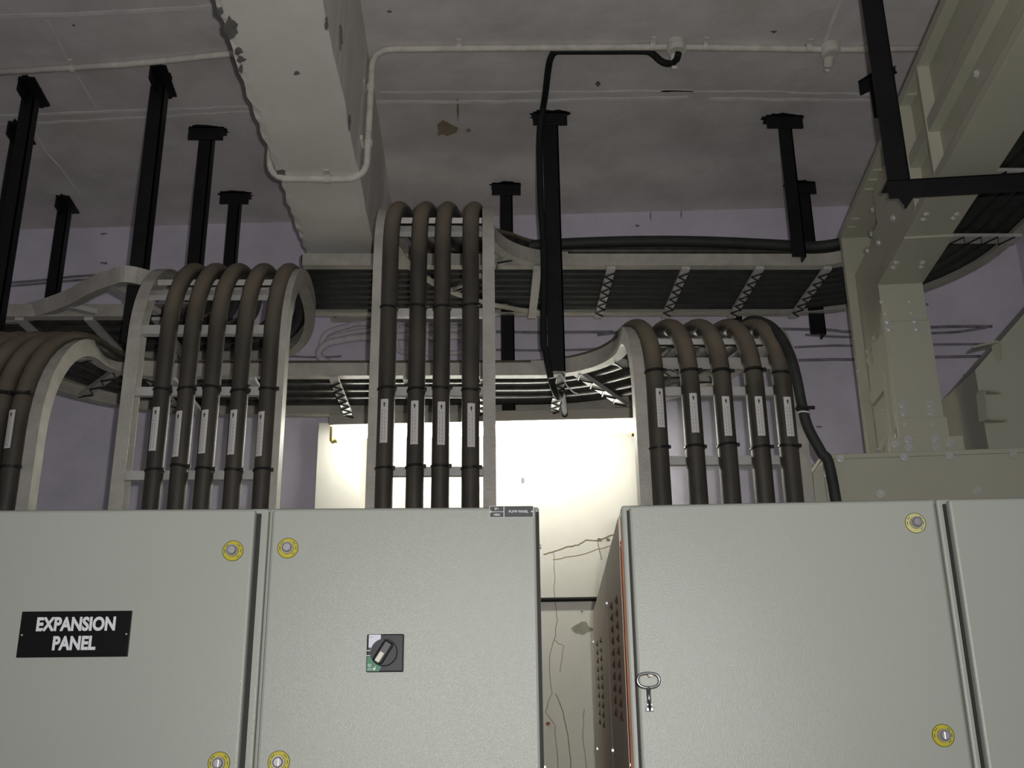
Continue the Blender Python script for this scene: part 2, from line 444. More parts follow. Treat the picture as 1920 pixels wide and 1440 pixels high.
hoses = [([(900, 604), (690, 606), (650, 612), (618, 622), (606, 634), (602, 650)], .013, 'uppermost whitewashed hose bending down the wall beside the tall riser'),
         ([(900, 618), (700, 620), (660, 624), (625, 632), (612, 640)], .012, 'second whitewashed hose from the top beside the tall riser'),
         ([(900, 629), (690, 632), (640, 638), (612, 645), (598, 660), (602, 672), (615, 680)], .016, 'lowest and thickest whitewashed hose looping beside the tall riser'),
         ([(900, 660), (770, 662), (745, 650), (745, 610)], .010, 'whitewashed hose bent upward behind the cables of the tall riser')]
for pxs, r, lab in hoses:
    pts = smooth_pts([wall_pt(x, y, r + .02) for x, y in pxs], 6)
    tag(obj('wall_hose', tube(pts, r, 10), M['wallwire2'], smooth=True), lab, 'hose', 'whitewashed hoses on the back wall')

# ------------------------------------------------------------------ switchgear cabinets
YF = 1.75
ZT = atY(750, 946, YF).z
BOLT_BM = bmesh.new()
add_cyl(BOLT_BM, .0065, .0058, .006, Matrix.Translation((0, -.003, 0)) @ Matrix.Rotation(PI / 2, 4, 'X'), 6)
add_cyl(BOLT_BM, .0095, .0095, .0015, Matrix.Translation((0, -.0007, 0)) @ Matrix.Rotation(PI / 2, 4, 'X'), 14)
BOLT = obj('bolt', BOLT_BM, M['bolt'])
def bolt(parent, loc, normal=(0, -1, 0), s=1.0):
    q = V((0, -1, 0)).rotation_difference(V(normal).normalized())
    c = BOLT.copy(); C.objects.link(c); c.parent = parent
    c.matrix_local = Matrix.LocRotScale(V(loc), q, V((s, s, s)))
    return c
def latch(cabinet, x, z, y, faded=False):
    bm = bmesh.new()
    disc_y(bm, x, y, z, .0105, .0098, .010, 20)
    disc_y(bm, x, y - .010, z, .0085, .006, .003, 20)
    add_box(bm, (x - .0012, y - .0150, z - .005), (x + .0012, y - .0125, z + .005))
    k = obj('latch', bm, M['knob'], cabinet, label='nickel quarter-turn latch')
    bm = bmesh.new(); disc_y(bm, x, y + .0001, z, .0172, .0172, .0016, 36)
    lb = obj('latch_label', bm, M['paleyellow' if faded else 'yellow'], k, label='round yellow label')
    bm = bmesh.new()
    seg = 40
    for r_a, r_b, a0, a1 in ((.0163, .0172, 0, 2 * PI), (.0128, .0138, .5, 1.0), (.0128, .0138, 2.2, 2.7), (.0128, .0138, 2.9, 3.4), (.0128, .0138, 5.3, 5.7), (.0128, .0138, 6.1, 6.5)):
        n = max(4, int(seg * (a1 - a0) / (2 * PI)))
        ra = []
        for i in range(n + 1):
            a = a0 + (a1 - a0) * i / n
            ra.append([bm.verts.new((x + rr * math.cos(a), y - .0019, z + rr * math.sin(a))) for rr in (r_a, r_b)])
        for i in range(n): bm.faces.new((ra[i][0], ra[i][1], ra[i + 1][1], ra[i + 1][0]))
    r = bmesh.ops.extrude_face_region(bm, geom=bm.faces[:])
    bmesh.ops.translate(bm, vec=(0, .0004, 0), verts=[e for e in r['geom'] if isinstance(e, bmesh.types.BMVert)])
    obj('label_print', bm, M['print'], k, label='dark printed ring and arrows')
    return k
def cabinet(label, x0, x1, depth, theta, P, door_x0, door_x1, ztop=None, side=None):
    """local x along the front, local y backwards, origin at the front-left foot"""
    zt = ztop or ZT
    t = thing('switchgear_cabinet', label, 'cabinet', (P.x, P.y, 0), -theta, 'grey switchgear cabinets')
    bm = bmesh.new()
    add_box(bm, (x0, .024, .08), (x1, depth, zt), .004)
    obj('body', bm, M['cabinet'], t)
    obj('plinth', box((x0 + .01, .05, 0), (x1 - .01, depth - .03, .08)), M['gasket'], t)
    obj('gasket', box((door_x0 - .003, .0195, .13), (door_x1 + .006, .0265, zt - .010)), M['gasket'], t, label='dark rubber door gasket, rim widened as gap shade')  # reaches past the door edge; dark rim stands in for the gap's shade
    obj('door', box((door_x0, 0, .12), (door_x1, .020, zt - .006), .0045), M['cabinet'], t)
    return t
pt = lambda px, py: atY(px, py, YF)
# left one
A0 = pt(-330, 950); 
xe = pt(492, 960).x - A0.x
c1 = cabinet('grey cabinet door with the white-on-black EXPANSION PANEL plate', 0, xe + .006, 1.42, 0, A0, 0.012, xe - .012)
# middle one
A1 = V((A0.x + xe + .007, YF, 0)); xe2 = pt(1012, 943).x - A1.x
c2 = cabinet('grey cabinet with the rotary switch and small PUMP PANEL plate', 0, xe2, 1.42, 0, A1, .010, xe2 - .007)
# right ones, turned a little towards the camera
TH = math.radians(3.9)
A2 = pt(1166, 942); A2.z = 0
nR = V((-math.sin(TH), -math.cos(TH), 0)); uR = V((math.cos(TH), -math.sin(TH), 0))
def rt(px, py):
    p = on_plane(px, py, A2, nR); d = p - A2; return d.dot(uR), p.z
ZTR = rt(1450, 936)[1]
xe3 = rt(1757, 928)[0]
c3 = cabinet('grey cabinet with a chrome key hanging in its door, vented side tinted as lamplit', 0, xe3 + .004, 1.50, TH, A2, .012, xe3 - .006, ZTR)
A3 = A2 + uR * (xe3 + .006)
c4 = cabinet('plain grey cabinet at the right edge of the photo, no plate or latch', 0, .92, 1.50, TH, A3, .012, .905, ZTR)
# latches
for px, py in ((437, 1033), (411, 1431)):
    p = pt(px, py); latch(c1, p.x - A0.x, p.z, 0)
for px, py in ((540, 1028), (523, 1429)):
    p = pt(px, py); latch(c2, p.x - A1.x, p.z, 0)
for px, py, fd in ((1716, 981, True), (1768, 1379, False)):
    x, z = rt(px, py); latch(c3, x, z, 0, fd)
# EXPANSION PANEL plate
pc = pt(141, 1189)
px0 = pc.x - A0.x; pz = pc.z
hw, hh = (pt(245, 1189).x - pt(38, 1189).x) / 2, (pt(141, 1147).z - pt(141, 1233).z) / 2
np_ = obj('nameplate', box((px0 - hw, -.0035, pz - hh), (px0 + hw, 0, pz + hh), .0008), M['plate'], c1, label='black engraved nameplate')
for txt, dz in (('EXPANSION', .0145), ('PANEL', -.0155)):
    bm = text_bm(txt, .0290, .0012, .80)
    shift(bm, (px0 + .001, -.0038, pz + dz))
    obj('lettering', bm, M['white'], np_, label='white engraved letters reading ' + txt)
for sx in (-1, 1): obj('rivet', disc_y(bmesh.new(), px0 + sx * (hw - .005), -.0034, pz - .001, .0016, .0013, .0012, 10), M['bolt'], np_)
# PUMP PANEL plate
pc = pt(959, 960); qx = pc.x - A1.x; qz = pc.z
hw, hh = (pt(1000, 960).x - pt(917, 960).x) / 2, (pt(959, 949).z - pt(959, 971).z) / 2
np2 = obj('nameplate', box((qx - hw, -.002, qz - hh), (qx + hw, 0, qz + hh)), M['silver'], c2, label='small engraved plate with silver border')
xm = qx - hw + (2 * hw) * .33
bm = bmesh.new()
add_box(bm, (qx - hw + .0012, -.0026, qz + .0006), (xm - .0008, -.001, qz + hh - .001))
add_box(bm, (qx - hw + .0012, -.0026, qz - hh + .001), (xm - .0008, -.001, qz - .0006))
add_box(bm, (xm + .0008, -.0026, qz - hh + .001), (qx + hw - .0012, -.001, qz + hh - .001))
obj('plate_field', bm, M['plategrey'], np2)
for txt, tx, tz, sz in (('PUMP PANEL', (xm + qx + hw) / 2 - .0005, qz, .0058), ('SF1', (qx - hw + xm) / 2, qz + hh * .48, .0052), ('100A', (qx - hw + xm) / 2, qz - hh * .52, .0052)):
    bm = text_bm(txt, sz, .00012, 1.0, .0002); shift(bm, (tx, -.0028, tz))
    obj('lettering', bm, M['white'], np2, label='white engraved letters reading ' + txt)
for sx in (-1, 1): obj('rivet', disc_y(bmesh.new(), qx + sx * (hw - .0028), -.0026, qz, .002, .0016, .001, 10), M['bolt'], np2)
# rotary switch
pc = pt(723, 1225); sx_, sz_ = pc.x - A1.x, pc.z
hs = (pt(758, 1225).x - pt(689, 1225).x) / 2
sw = obj('rotary_switch', box((sx_ - hs, -.010, sz_ - hs), (sx_ + hs, 0, sz_ + hs), .002), M['switch'], c2, label='square charcoal rotary switch')
bm = box((sx_ - hs + .003, -.0107, sz_ + hs * .28), (sx_ - hs * .25, -.0095, sz_ + hs - .001))
obj('sticker', bm, M['lilac'], sw, label='white sticker patch')
bm = text_bm('ON', .0042, 0, 1, .0001); shift(bm, (sx_ - hs * .78, -.0109, sz_ + hs * .84)); obj('lettering', bm, M['greyprint'], sw)
bm = bmesh.new(); add_prism(bm, [(sx_ - hs + .001, sz_ - hs + .001), (sx_ - hs * .30, sz_ - hs + .001), (sx_ - hs * .18, sz_ - hs * .75), (sx_ - hs * .6, sz_ - hs * .2), (sx_ - hs + .001, sz_ - hs * .2)], -.0107, -.0095)
obj('off_field', bm, M['green'], sw, label='green corner field')
bm = text_bm('O', .0062, .0002, 1, .0001); shift(bm, (sx_ - hs * .82, -.0109, sz_ - hs * .66))
b2 = text_bm('OFF', .0042, 0, 1, .0001); shift(b2, (sx_ - hs * .80, -.0109, sz_ - hs * .86))
me = bpy.data.meshes.new('t'); b2.to_mesh(me); bm.from_mesh(me); b2.free()
add_box(bm, (sx_ - hs * .62, -.0109, sz_ - hs * .9), (sx_ - hs * .5, -.0105, sz_ - hs * .78)); add_box(bm, (sx_ - hs * .52, -.0109, sz_ - hs * .8), (sx_ - hs * .48, -.0105, sz_ - hs * .7))
obj('lettering', bm, M['white'], sw)
bm = bmesh.new()
for dz in (.12, -.14): add_box(bm, (sx_ - hs, -.0108, sz_ + hs * dz - .0006), (sx_ - hs * .76, -.0102, sz_ + hs * dz + .0006))
add_box(bm, (sx_ - hs * .78, -.0108, sz_ - hs * .16), (sx_ - hs * .755, -.0102, sz_ + hs * .26))
obj('position_mark', bm, M['white'], sw)
bm = bmesh.new(); kx, kz = sx_ - hs * .06, sz_ + hs * .02
disc_y(bm, kx, -.0095, kz, hs * .74, hs * .70, .008, 40)
kn = obj('switch_knob', bm, M['switch'], sw)
bm = bmesh.new(); ang = math.radians(-32)
mx = Matrix.Translation((kx, 0, kz)) @ Matrix.Rotation(ang, 4, 'Y').inverted()
add_box(bm, (-hs * .30, -.028, -hs * .70), (hs * .30, -.016, hs * .66), .004, Matrix.Translation((kx, 0, kz)) @ Matrix.Rotation(math.radians(32), 4, 'Y'))
obj('switch_grip', bm, M['switch2'], sw)
bm = bmesh.new(); add_box(bm, (-hs * .13, -.0295, -hs * .62), (hs * .12, -.0275, -hs * .05), .0006, Matrix.Translation((kx, 0, kz)) @ Matrix.Rotation(math.radians(32), 4, 'Y'))
obj('pointer', bm, M['ivory'], sw, label='ivory pointer bar')
# bolts on top of the cabinets and on their flanks
for c, P, pl in ((c1, A0, (40, 172, 192, 330, 410)), (c2, A1, (540, 700, 806, 972))):
    for px in pl:
        p = pt(px, 948); bolt(c, (p.x - P.x, .05, ZT), (0, 0, 1), .62)
for px in (1262, 1470, 1655):
    x, z = rt(px, 935); bolt(c3, (x, .05, ZTR), (0, 0, 1), .62)
for z in (ZT - .065, ZT - .42, ZT - .8): bolt(c2, (xe2, .045, z), (1, 0, 0), .62)
for z in (ZTR - .065, ZTR - .42): bolt(c3, (0, .045, z), (-1, 0, 0), .62)
# flank of the right cabinet: two cover sheets with punched louvres, red oxide edge strip
D3 = 1.50
side_parts = []
for y0, y1, cols in ((.06, .58, (.19, .37)), (.60, D3 - .01, (.95, 1.19))):
    sh = obj('side_cover', box((-.004, y0, .12), (.0, y1, ZTR - .012), .0015), M['cabside'], c3, label='side cover sheet, warm lamp light in its colour')
    for ci, yy in enumerate(cols):
        for k in range(10):
            z = EYE + .262 - .012 * (1 - ci % 2) - k * .0225
            # a pressed louvre: a half cone standing out of the sheet
            bm = bmesh.new(); hw_ = .011 if yy < .5 else .017
            vs = [bm.verts.new((-.004, yy - hw_, z - .004)), bm.verts.new((-.004, yy + hw_, z)), bm.verts.new((-.004, yy, z + .010)), bm.verts.new((-.009, yy, z - .003)), bm.verts.new((-.004, yy, z - .009))]
            for f in ((0, 2, 3), (2, 1, 3), (1, 4, 3), (4, 0, 3), (0, 4, 1, 2)): bm.faces.new([vs[q] for q in f])
            obj('louvre', bm, M['louvre'], sh, label='rusty pressed louvre')
    for z in (ZTR - .10, ZTR - .40): bolt(c3, (-.004, y1 - .03, z), (-1, 0, 0), .7)
obj('edge_strip', box((-.003, .026, .12), (.0, .055, ZTR - .06)), M['orange'], c3, label='red oxide strip along the front edge of the side')
# key
kx, kz = rt(1216, 1293)
key = thing('cabinet_key', 'chrome key hanging from the left edge of the right cabinet door', 'key', A2, -TH)
bm = bmesh.new()
cx0, cz0 = rt(1214, 1277)
pts = []
for i in range(29):
    a = 2 * PI * i / 28
    pts.append(V((cx0 + .0175 * math.cos(a) , -.020, cz0 + .0125 * math.sin(a) * (1 + .12 * math.cos(2 * a)))))
add_sweep(bm, pts, circ(.0026, 8), caps=False)
obj('bow', bm, M['chrome'], key, smooth=True)
a_, b_ = rt(1214, 1289), rt(1217, 1334)
bm = bmesh.new(); add_sweep(bm, [V((a_[0], -.020, a_[1])), V((b_[0], -.016, b_[1]))], circ(.0034, 10))
obj('shank', bm, M['chrome'], key, smooth=True)
bm = bmesh.new(); add_box(bm, (b_[0] - .0062, -.019, b_[1] - .0005), (b_[0] + .0062, -.013, b_[1] + .006), .001); add_box(bm, (b_[0] - .004, -.0195, b_[1] + .009), (b_[0] + .004, -.0125, b_[1] + .011))
obj('bit', bm, M['chrome'], key)
bm = bmesh.new(); lx, lz = rt(1218, 1266); disc_y(bm, lx, 0, lz, .0045, .004, .006, 20); disc_y(bm, lx, -.005, lz, .004, .004, .016, 14)
k = obj('key_lock', bm, M['cabside'], c3, label='small lock barrel holding the key')


# ------------------------------------------------------------------ cable ladders and cables
Y0 = 2.90
RB = .25
YS = Y0 + RB
RB0, RB1 = .37, .31
YS0, YS1 = Y0 + RB0, Y0 + RB1
YN_, YFAR = 3.40, 3.87
ZU = EYE + 1.63; ZLO = EYE + 1.215; ZL1 = EYE + 1.435
PROF = lambda sgn, w=.036, h=.054, t=.003: [(0, -.012), (sgn * w, -.012), (sgn * w, -.012 + t), (sgn * t, -.012 + t), (sgn * t, h - t - .012), (sgn * w, h - t - .012), (sgn * w, h - .012), (0, h - .012)]
def arc_up(X, zb, zl, n, step=.05, RB=RB, lead=0.0):
    YS = Y0 + RB
    """up from zb, then back over the bend to YS; n = height above the rung plane"""
    pts = []; zs = zl - RB
    k = max(2, int((zs - zb) / step))
    for i in range(k): pts.append(V((X, Y0 - n, zb + (zs - zb) * i / k)))
    for i in range(13):
        a = (PI / 2) * i / 12
        pts.append(V((X + lead * max(0, (i - 3) / 9) ** 2, YS - (RB + n) * math.cos(a), zs + (RB + n) * math.sin(a))))
    return pts
def turn(X, lane, zl, n, sgn, xend, rx=None, RB=RB):
    YS = Y0 + RB
    """continue from (X, YS) with a flat bend to the lane and along it to xend"""
    pts = []; R = lane - YS; rx = rx or R
    for i in range(1, 13):
        a = (PI / 2) * i / 12
        pts.append(V((X + sgn * rx * (1 - math.cos(a)), YS + R * math.sin(a), zl + n)))
    x = X + sgn * rx
    k = max(2, int(abs(xend - x) / .12))
    for i in range(1, k + 1): pts.append(V((x + (xend - x) * i / k, lane, zl + n)))
    return pts
def pxX(px, py, y=Y0): return atY(px, py, y).x
ZTOP = ZT

def rung_box(parent, a, b, up, w=.022, h=.018, lashed=False, name='rung', m=None, r=.0032, turns=None):
    """a square bar from a to b; up = direction away from the cables' underside"""
    d = (b - a).normalized(); a = a + d * .005; b = b - d * .005; L = (b - a).length; s = up.cross(d).normalized()
    bm = bmesh.new(); pts = [a, b]
    fr = [(x, y) for x, y in ((-w / 2, -h / 2), (w / 2, -h / 2), (w / 2, h / 2), (-w / 2, h / 2))]
    rings = [[bm.verts.new(p + s * x + up * y) for x, y in fr] for p in pts]
    for j in range(4): bm.faces.new((rings[0][j], rings[0][(j + 1) % 4], rings[1][(j + 1) % 4], rings[1][j]))
    bm.faces.new(rings[0]); bm.faces.new(rings[1][::-1])
    o = obj(name, bm, m or M['rung'], parent)
    if lashed:
        bm = bmesh.new(); n = turns or max(4, int(L / .055)); P = []
        for i in range(n + 1):
            t = .06 + .88 * i / n
            P.append(a + d * (L * t) + s * ((w * .55) if i % 2 else -(w * .55)) - up * (h / 2 + r))
        add_sweep(bm, P, circ(r, 5))
        obj('lashing', bm, M['tie'], o, label='black cord wound in a zigzag round the rung')
    return o

def riser(label, xl, xr, zl, sgn, zb, rung_z, bend_rungs, lash, left_path=None, right_path=None, radial=(30, 62), RB=RB, rx=None):
    YS = Y0 + RB
    t = thing('cable_ladder', label, 'cable ladder', (0, 0, 0), 0, 'ladders carrying the cables up from the cabinets')
    nearL = sgn < 0
    laneL, laneR = (YN_, YFAR) if sgn < 0 else (YFAR, YN_)
    pl = arc_up(xl, zb, zl, 0, RB=RB) + (left_path if left_path is not None else turn(xl, laneL, zl, 0, sgn, xl + sgn * ((laneL - YS) + .02), RB=RB, rx=rx and (laneL - YS) * rx))
    pr = arc_up(xr, zb, zl, 0, RB=RB) + (right_path if right_path is not None else turn(xr, laneR, zl, 0, sgn, xr + sgn * ((laneR - YS) + .02), RB=RB, rx=rx and (laneR - YS) * rx))
    obj('rail', add_sweep(bmesh.new(), pl, PROF(1)), M['rail'], t)
    obj('rail', add_sweep(bmesh.new(), pr, PROF(-1)), M['rail'], t)
    for z in rung_z:
        rung_box(t, V((xl, Y0, z)), V((xr, Y0, z)), V((0, -1, 0)), w=.026)
    for a in bend_rungs:
        q = math.radians(a)
        p = V((0, YS - RB * math.cos(q), zl - RB + RB * math.sin(q)))
        up = V((0, -math.cos(q), math.sin(q)))
        rung_box(t, V((xl, p.y, p.z)), V((xr, p.y, p.z)), up, w=.030, lashed=lash)
    for a in radial:
        q = math.radians(a)
        RL, RR = laneL - YS, laneR - YS
        A = V((xl + sgn * RL * (1 - math.cos(q)), YS + RL * math.sin(q), zl)); B = V((xr + sgn * RR * (1 - math.cos(q)), YS + RR * math.sin(q), zl))
        rung_box(t, A, B, V((0, 0, 1)), w=.028, lashed=lash)
    return t

def zpx(px, py): return atY(px, py, Y0).z
X_L0l, X_L0r = pxX(-175, 940), pxX(66, 940)
X_L1l, X_L1r = pxX(215, 930), pxX(524, 930)
X_Ml, X_Mr = pxX(688, 930), pxX(930, 930)
X_Rl, X_Rr = pxX(1196, 930), pxX(1518, 930)
zr = lambda px, *ys: [zpx(px, y) for y in ys]
rs0 = riser('ladder riser leftmost of four, cut by the left edge of the photo', X_L0l, X_L0r, ZLO, 1, ZTOP, zr(50, 893, 790), (20, 62, 88), True, radial=(40, 75), RB=RB0)
S_PX = [(245, 500), (205, 508), (170, 522), (125, 546), (60, 568), (0, 577)]
s_ctrl = [V((X_L1l, YS1 - .005, ZL1))] + [V((*atZ(x, y, ZL1 + .042).xy, ZL1)) for x, y in S_PX]
s_ctrl += [V((s_ctrl[-1].x - .3, YN_ - .03, ZL1)), V((s_ctrl[-1].x - .8, YN_ - .03, ZL1))]
print('S', [tuple(round(q, 3) for q in p) for p in s_ctrl])
s_pts = smooth_pts(s_ctrl, 6)[1:]
r1_ = riser('ladder riser above the seam of the two left cabinets, five cables', X_L1l, X_L1r, ZL1, -1, ZTOP, zr(380, 892, 735), (8, 36, 62, 88), True, left_path=s_pts, radial=(), RB=RB1, rx=.45)
for sx, sy in ((205, 508), (120, 549)):
    p = atZ(sx, sy, ZL1 + .042)
    rung_box(r1_, V((p.x, p.y + .004, ZL1)), V((p.x + .09, YN_, ZL1)), V((0, 0, 1)), w=.03)
rM = riser('tallest ladder riser, in the middle, reaching the upper tray with four cables', X_Ml, X_Mr, ZU, 1, ZTOP, zr(810, 885, 735, 588), (32, 66, 88), True, radial=(45, 80))
rR = riser('ladder riser above the cabinet with the key, five arched cables', X_Rl, X_Rr, ZLO, -1, ZTR, zr(1380, 864, 735), (25, 60, 85), True, radial=(30, 62))

def tray(label, zl, x0, x1, rung_px, lash_from, near_end=None, far_end=None, near_x0=None, far_x0=None):
    t = thing('cable_tray', label, 'cable tray', (0, 0, 0), 0, 'level ladder trays along the back wall')
    xs = lambda a, b, y: [V((a + (b - a) * i / 10, y, zl)) for i in range(11)]
    n0 = xs(near_x0 if near_x0 is not None else x0, x1, YN_) + (near_end or [])
    f0 = xs(far_x0 if far_x0 is not None else x0, x1, YFAR) + (far_end or [])
    # heading +X the side vector is -Y: near rail lies on +side
    obj('rail', add_sweep(bmesh.new(), n0, PROF(-1, .036, .046), side=V((0, -1, 0))), M['rail'], t)
    obj('rail', add_sweep(bmesh.new(), f0, PROF(1, .036, .046), side=V((0, -1, 0))), M['rail'], t)
    for px, py, lashed in rung_px:
        x = atZ(px, py, zl).x
        rung_box(t, V((x, YN_ + .001, zl - .0185)), V((x, YFAR - .001, zl - .0185)), V((0, 0, 1)), w=.030, h=.012, lashed=lashed, turns=12)
    return t
# the upper tray: from behind the middle riser to the right, then curving towards the camera
X_U1 = 1.196
def bend_end(r_, y_start, cx, cy, n=14, amax=90):
    return [V((cx + r_ * math.sin(math.radians(amax) * i / n), cy + r_ * math.cos(math.radians(amax) * i / n), ZU)) for i in range(1, n + 1)] + [V((cx + r_, cy - 1.0, ZU)), V((cx + r_, cy - 2.0, ZU))]
CYB = 3.236
far_c = bend_end(YFAR - CYB, YFAR, X_U1, CYB); near_c = bend_end(YN_ - CYB, YN_, X_U1, CYB)
x_m_end = X_Mr + (YN_ - YS)
tU = tray('upper ladder tray running level to the right behind the steel riser, packed with black cables', ZU, x_m_end, X_U1,
          [(1008, 492, False), (1146, 492, True), (1286, 492, True), (1425, 492, True), (1552, 492, True)], 0, near_c, far_c, pxX(566, 500, YN_), pxX(560, 590, YFAR))
rung_box(tU, V((X_U1 + (YN_ - CYB) * .7, CYB + (YN_ - CYB) * .7, ZU - .0185)), V((X_U1 + (YFAR - CYB) * .7, CYB + (YFAR - CYB) * .7, ZU - .0185)), V((0, 0, 1)), w=.032, h=.012, lashed=True, turns=12)
for yy in (3.175, 2.75, 2.3):
    rung_box(tU, V((X_U1 + YN_ - CYB, yy, ZU - .0185)), V((X_U1 + YFAR - CYB, yy, ZU - .0185)), V((0, 0, 1)), w=.052, h=.012, lashed=True, turns=14)
xl_l = X_L0r + (YN_ - YS0); xl_r = X_Rl - (YN_ - YS)
tL = tray('lower ladder tray behind the risers, its underside lit by the tube lamp', ZLO, xl_l, xl_r,
          [(626, 698, True), (764, 698, True), (908, 698, True), (1052, 698, True), (470, 698, False), (320, 698, False)], 0,
          None, None, X_L0r + (YN_ - YS0), X_L0l + (YFAR - YS0))
# far rail of the lower tray ends where the outer rail of the right riser begins
tK = tray('left ladder tray running off the left edge, below the curved rail', ZL1, -3.2, X_L1r - (YFAR - YS1), [(-40, 598, False), (52, 602, False), (176, 598, False), (300, 597, False)], 0, None, None)

# cables
def radial_patch(bm, pts, r, a0, a1, k=6):
    prof = [(r * math.sin(a0 + (a1 - a0) * i / k), r * math.cos(a0 + (a1 - a0) * i / k)) for i in range(k + 1)]
    add_sweep(bm, pts, prof, closed=False)
    return bm
def cable_label(cab, X, yc_, z0, z1, r, ang):
    """white strip with an arrow, wrapped round the front of a vertical cable"""
    hw = .0105 / r
    P = [V((X, yc_, z0)), V((X, yc_, z1))]
    bm = radial_patch(bmesh.new(), P, r + .0012, ang - hw, ang + hw)
    ret = bmesh.ops.extrude_face_region(bm, geom=bm.faces[:])
    for v in [e for e in ret['geom'] if isinstance(e, bmesh.types.BMVert)]:
        d = V((v.co.x - X, v.co.y - yc_, 0)).normalized(); v.co -= d * .0009
    lb = obj('cable_label', bm, M['labelwhite'], cab, label='white strip label with an upward arrow')
    L = z1 - z0
    bm = bmesh.new()
    def q(u, z, rr=r + .0016):
        a = ang + u * hw
        return V((X + rr * math.sin(a), yc_ - rr * math.cos(a), z))
    def quad(u0, u1, za, zb):
        bm.faces.new([bm.verts.new(q(u, z)) for u, z in ((u0, za), (u1, za), (u1, zb), (u0, zb))])
    bm.faces.new([bm.verts.new(q(u, z)) for u, z in ((-.36, z1 - .13 * L), (.36, z1 - .13 * L), (0, z1 - .06 * L))])
    quad(-.13, .13, z1 - .185 * L, z1 - .13 * L)
    obj('arrow', bm, M['print'], lb)
    bm = bmesh.new()
    for row in (-.42, .22):                                # far too small to read: broken hairlines
        z = z0 + .06 * L
        while z < z1 - .24 * L:
            d = random.uniform(.004, .009); quad(row - .09, row + .09, z, min(z + d, z1 - .22 * L)); z += d + .0035
    obj('fine_print', bm, M['greyprint'], lb)
def ring(cab, X, yc_, z, r, h=.007, tilt=0.0):
    bm = bmesh.new()
    add_cyl(bm, r + .003, r + .003, h, Matrix.Translation((X, yc_, z)) @ Matrix.Rotation(tilt, 4, 'Y') @ Matrix.Rotation(random.uniform(-.1, .1), 4, 'X'), 20)
    bmesh.ops.bevel(bm, geom=bm.edges[:], offset=.0012, segments=1, affect='EDGES')
    mx = Matrix.Translation((X + (r + .006) * random.uniform(.75, .9), yc_ - r * .5, z))
    add_box(bm, (-.006, -.004, -.005), (.006, .004, .005), .001, mx)
    obj('cable_tie', bm, M['tie'], cab, label='black cable tie')
def wobble(pts, amt, seed, keep=0):
    rr = random.Random(seed); a, b = rr.uniform(0, 6), rr.uniform(0, 6); s = 0; out = []
    for i, p in enumerate(pts):
        if i: s += (p - pts[i - 1]).length
        out.append(p + V((math.sin(s * 5 + a), .4 * math.sin(s * 6 + b), .35 * math.sin(s * 7 + a + b))) * amt)
    return out
ORD = ['leftmost', 'second from left', 'third from left', 'fourth from left', 'rightmost']
def cable(name_label, group, pts, r, m):
    o = tag(obj('power_cable', add_sweep(bmesh.new(), pts, circ(r, 18)), m, smooth=True), name_label, 'cable', group)
    return o
# five cables of the second riser, turning left
xs1 = [pxX(p, 940, Y0 - .036) for p in (284, 331, 379, 434, 489)]
lab1 = [(292, 763, 845), (334, 770, 856), (384, 768, 850), (437, 768, 852), (489, 771, 855)]
lanes = [3.47, 3.555, 3.64, 3.725, 3.80]
an1 = [-.22, -.42, -.3, -.3, -.45]
for i, X in enumerate(xs1):
    r = .0245; n = .012 + r
    pts = arc_up(X, ZTOP, ZL1, n, RB=RB1) + turn(X, lanes[i], ZL1, n, -1, -3.3, RB=RB1, rx=(lanes[i] - YS1) * .5)
    cb = cable(f'{ORD[i]} of the five dusty black cables arching above the two left cabinets\' seam', 'cables on the second riser from the left', pts, r, M['cable'])
    p, a, b = lab1[i]
    cable_label(cb, X, Y0 - n, atY(p, b, Y0 - n - r).z, atY(p, a, Y0 - n - r).z, r, an1[i])
    for zy in (565 + random.uniform(-4, 4), 728 + random.uniform(-4, 4), 876 + random.uniform(-4, 4)): 
        if zy > 600: ring(cb, X, Y0 - n, atY(p, zy, Y0 - n - r).z, r, tilt=random.uniform(-.12, .12))
# four cables of the tall middle riser, turning right
xsM = [pxX(p, 935, Y0 - .037) for p in (719, 777, 825, 882)]
labM = [(720, 748, 830), (777, 751, 833), (828, 753, 834), (884, 756, 838)]
lanesM = [3.79, 3.69, 3.59, 3.49]
ordM = ['leftmost', 'second from left', 'third from left', 'rightmost']
def right_end(lane, z, dz=0.0, amax=90):
    R = lane - CYB
    return [V((X_U1 + R * math.sin(math.radians(amax) * i / 12), CYB + R * math.cos(math.radians(amax) * i / 12), z)) for i in range(1, 13)] + [V((X_U1 + R, CYB - 1.0, z)), V((X_U1 + R, CYB - 1.98, z))]
for i, X in enumerate(xsM):
    r = .0250; n = .012 + r
    tp = turn(X + .03, lanesM[i], ZU, n, 1, X_U1)
    for k, q in enumerate(tp): q.z += .052 * min(1, k / 5)          # climbs on to the cables already in the tray
    pts = arc_up(X, ZTOP, ZU, n, lead=.03) + tp + right_end(lanesM[i], ZU + n + .052)
    cb = cable(f'{ordM[i]} of the four dusty black cables on the tallest middle riser', 'cables on the tall middle riser', pts, r, M['cable'])
    p, a, b = labM[i]
    cable_label(cb, X, Y0 - n, atY(p, b, Y0 - n - r).z, atY(p, a, Y0 - n - r).z, r, (-.1, -.1, .1, .1)[i])
    for zy in (455, 570, 725, 874): 
        if zy > 480: ring(cb, X, Y0 - n, atY(p, zy + random.uniform(-3, 3), Y0 - n - r).z, r, tilt=random.uniform(-.1, .1))
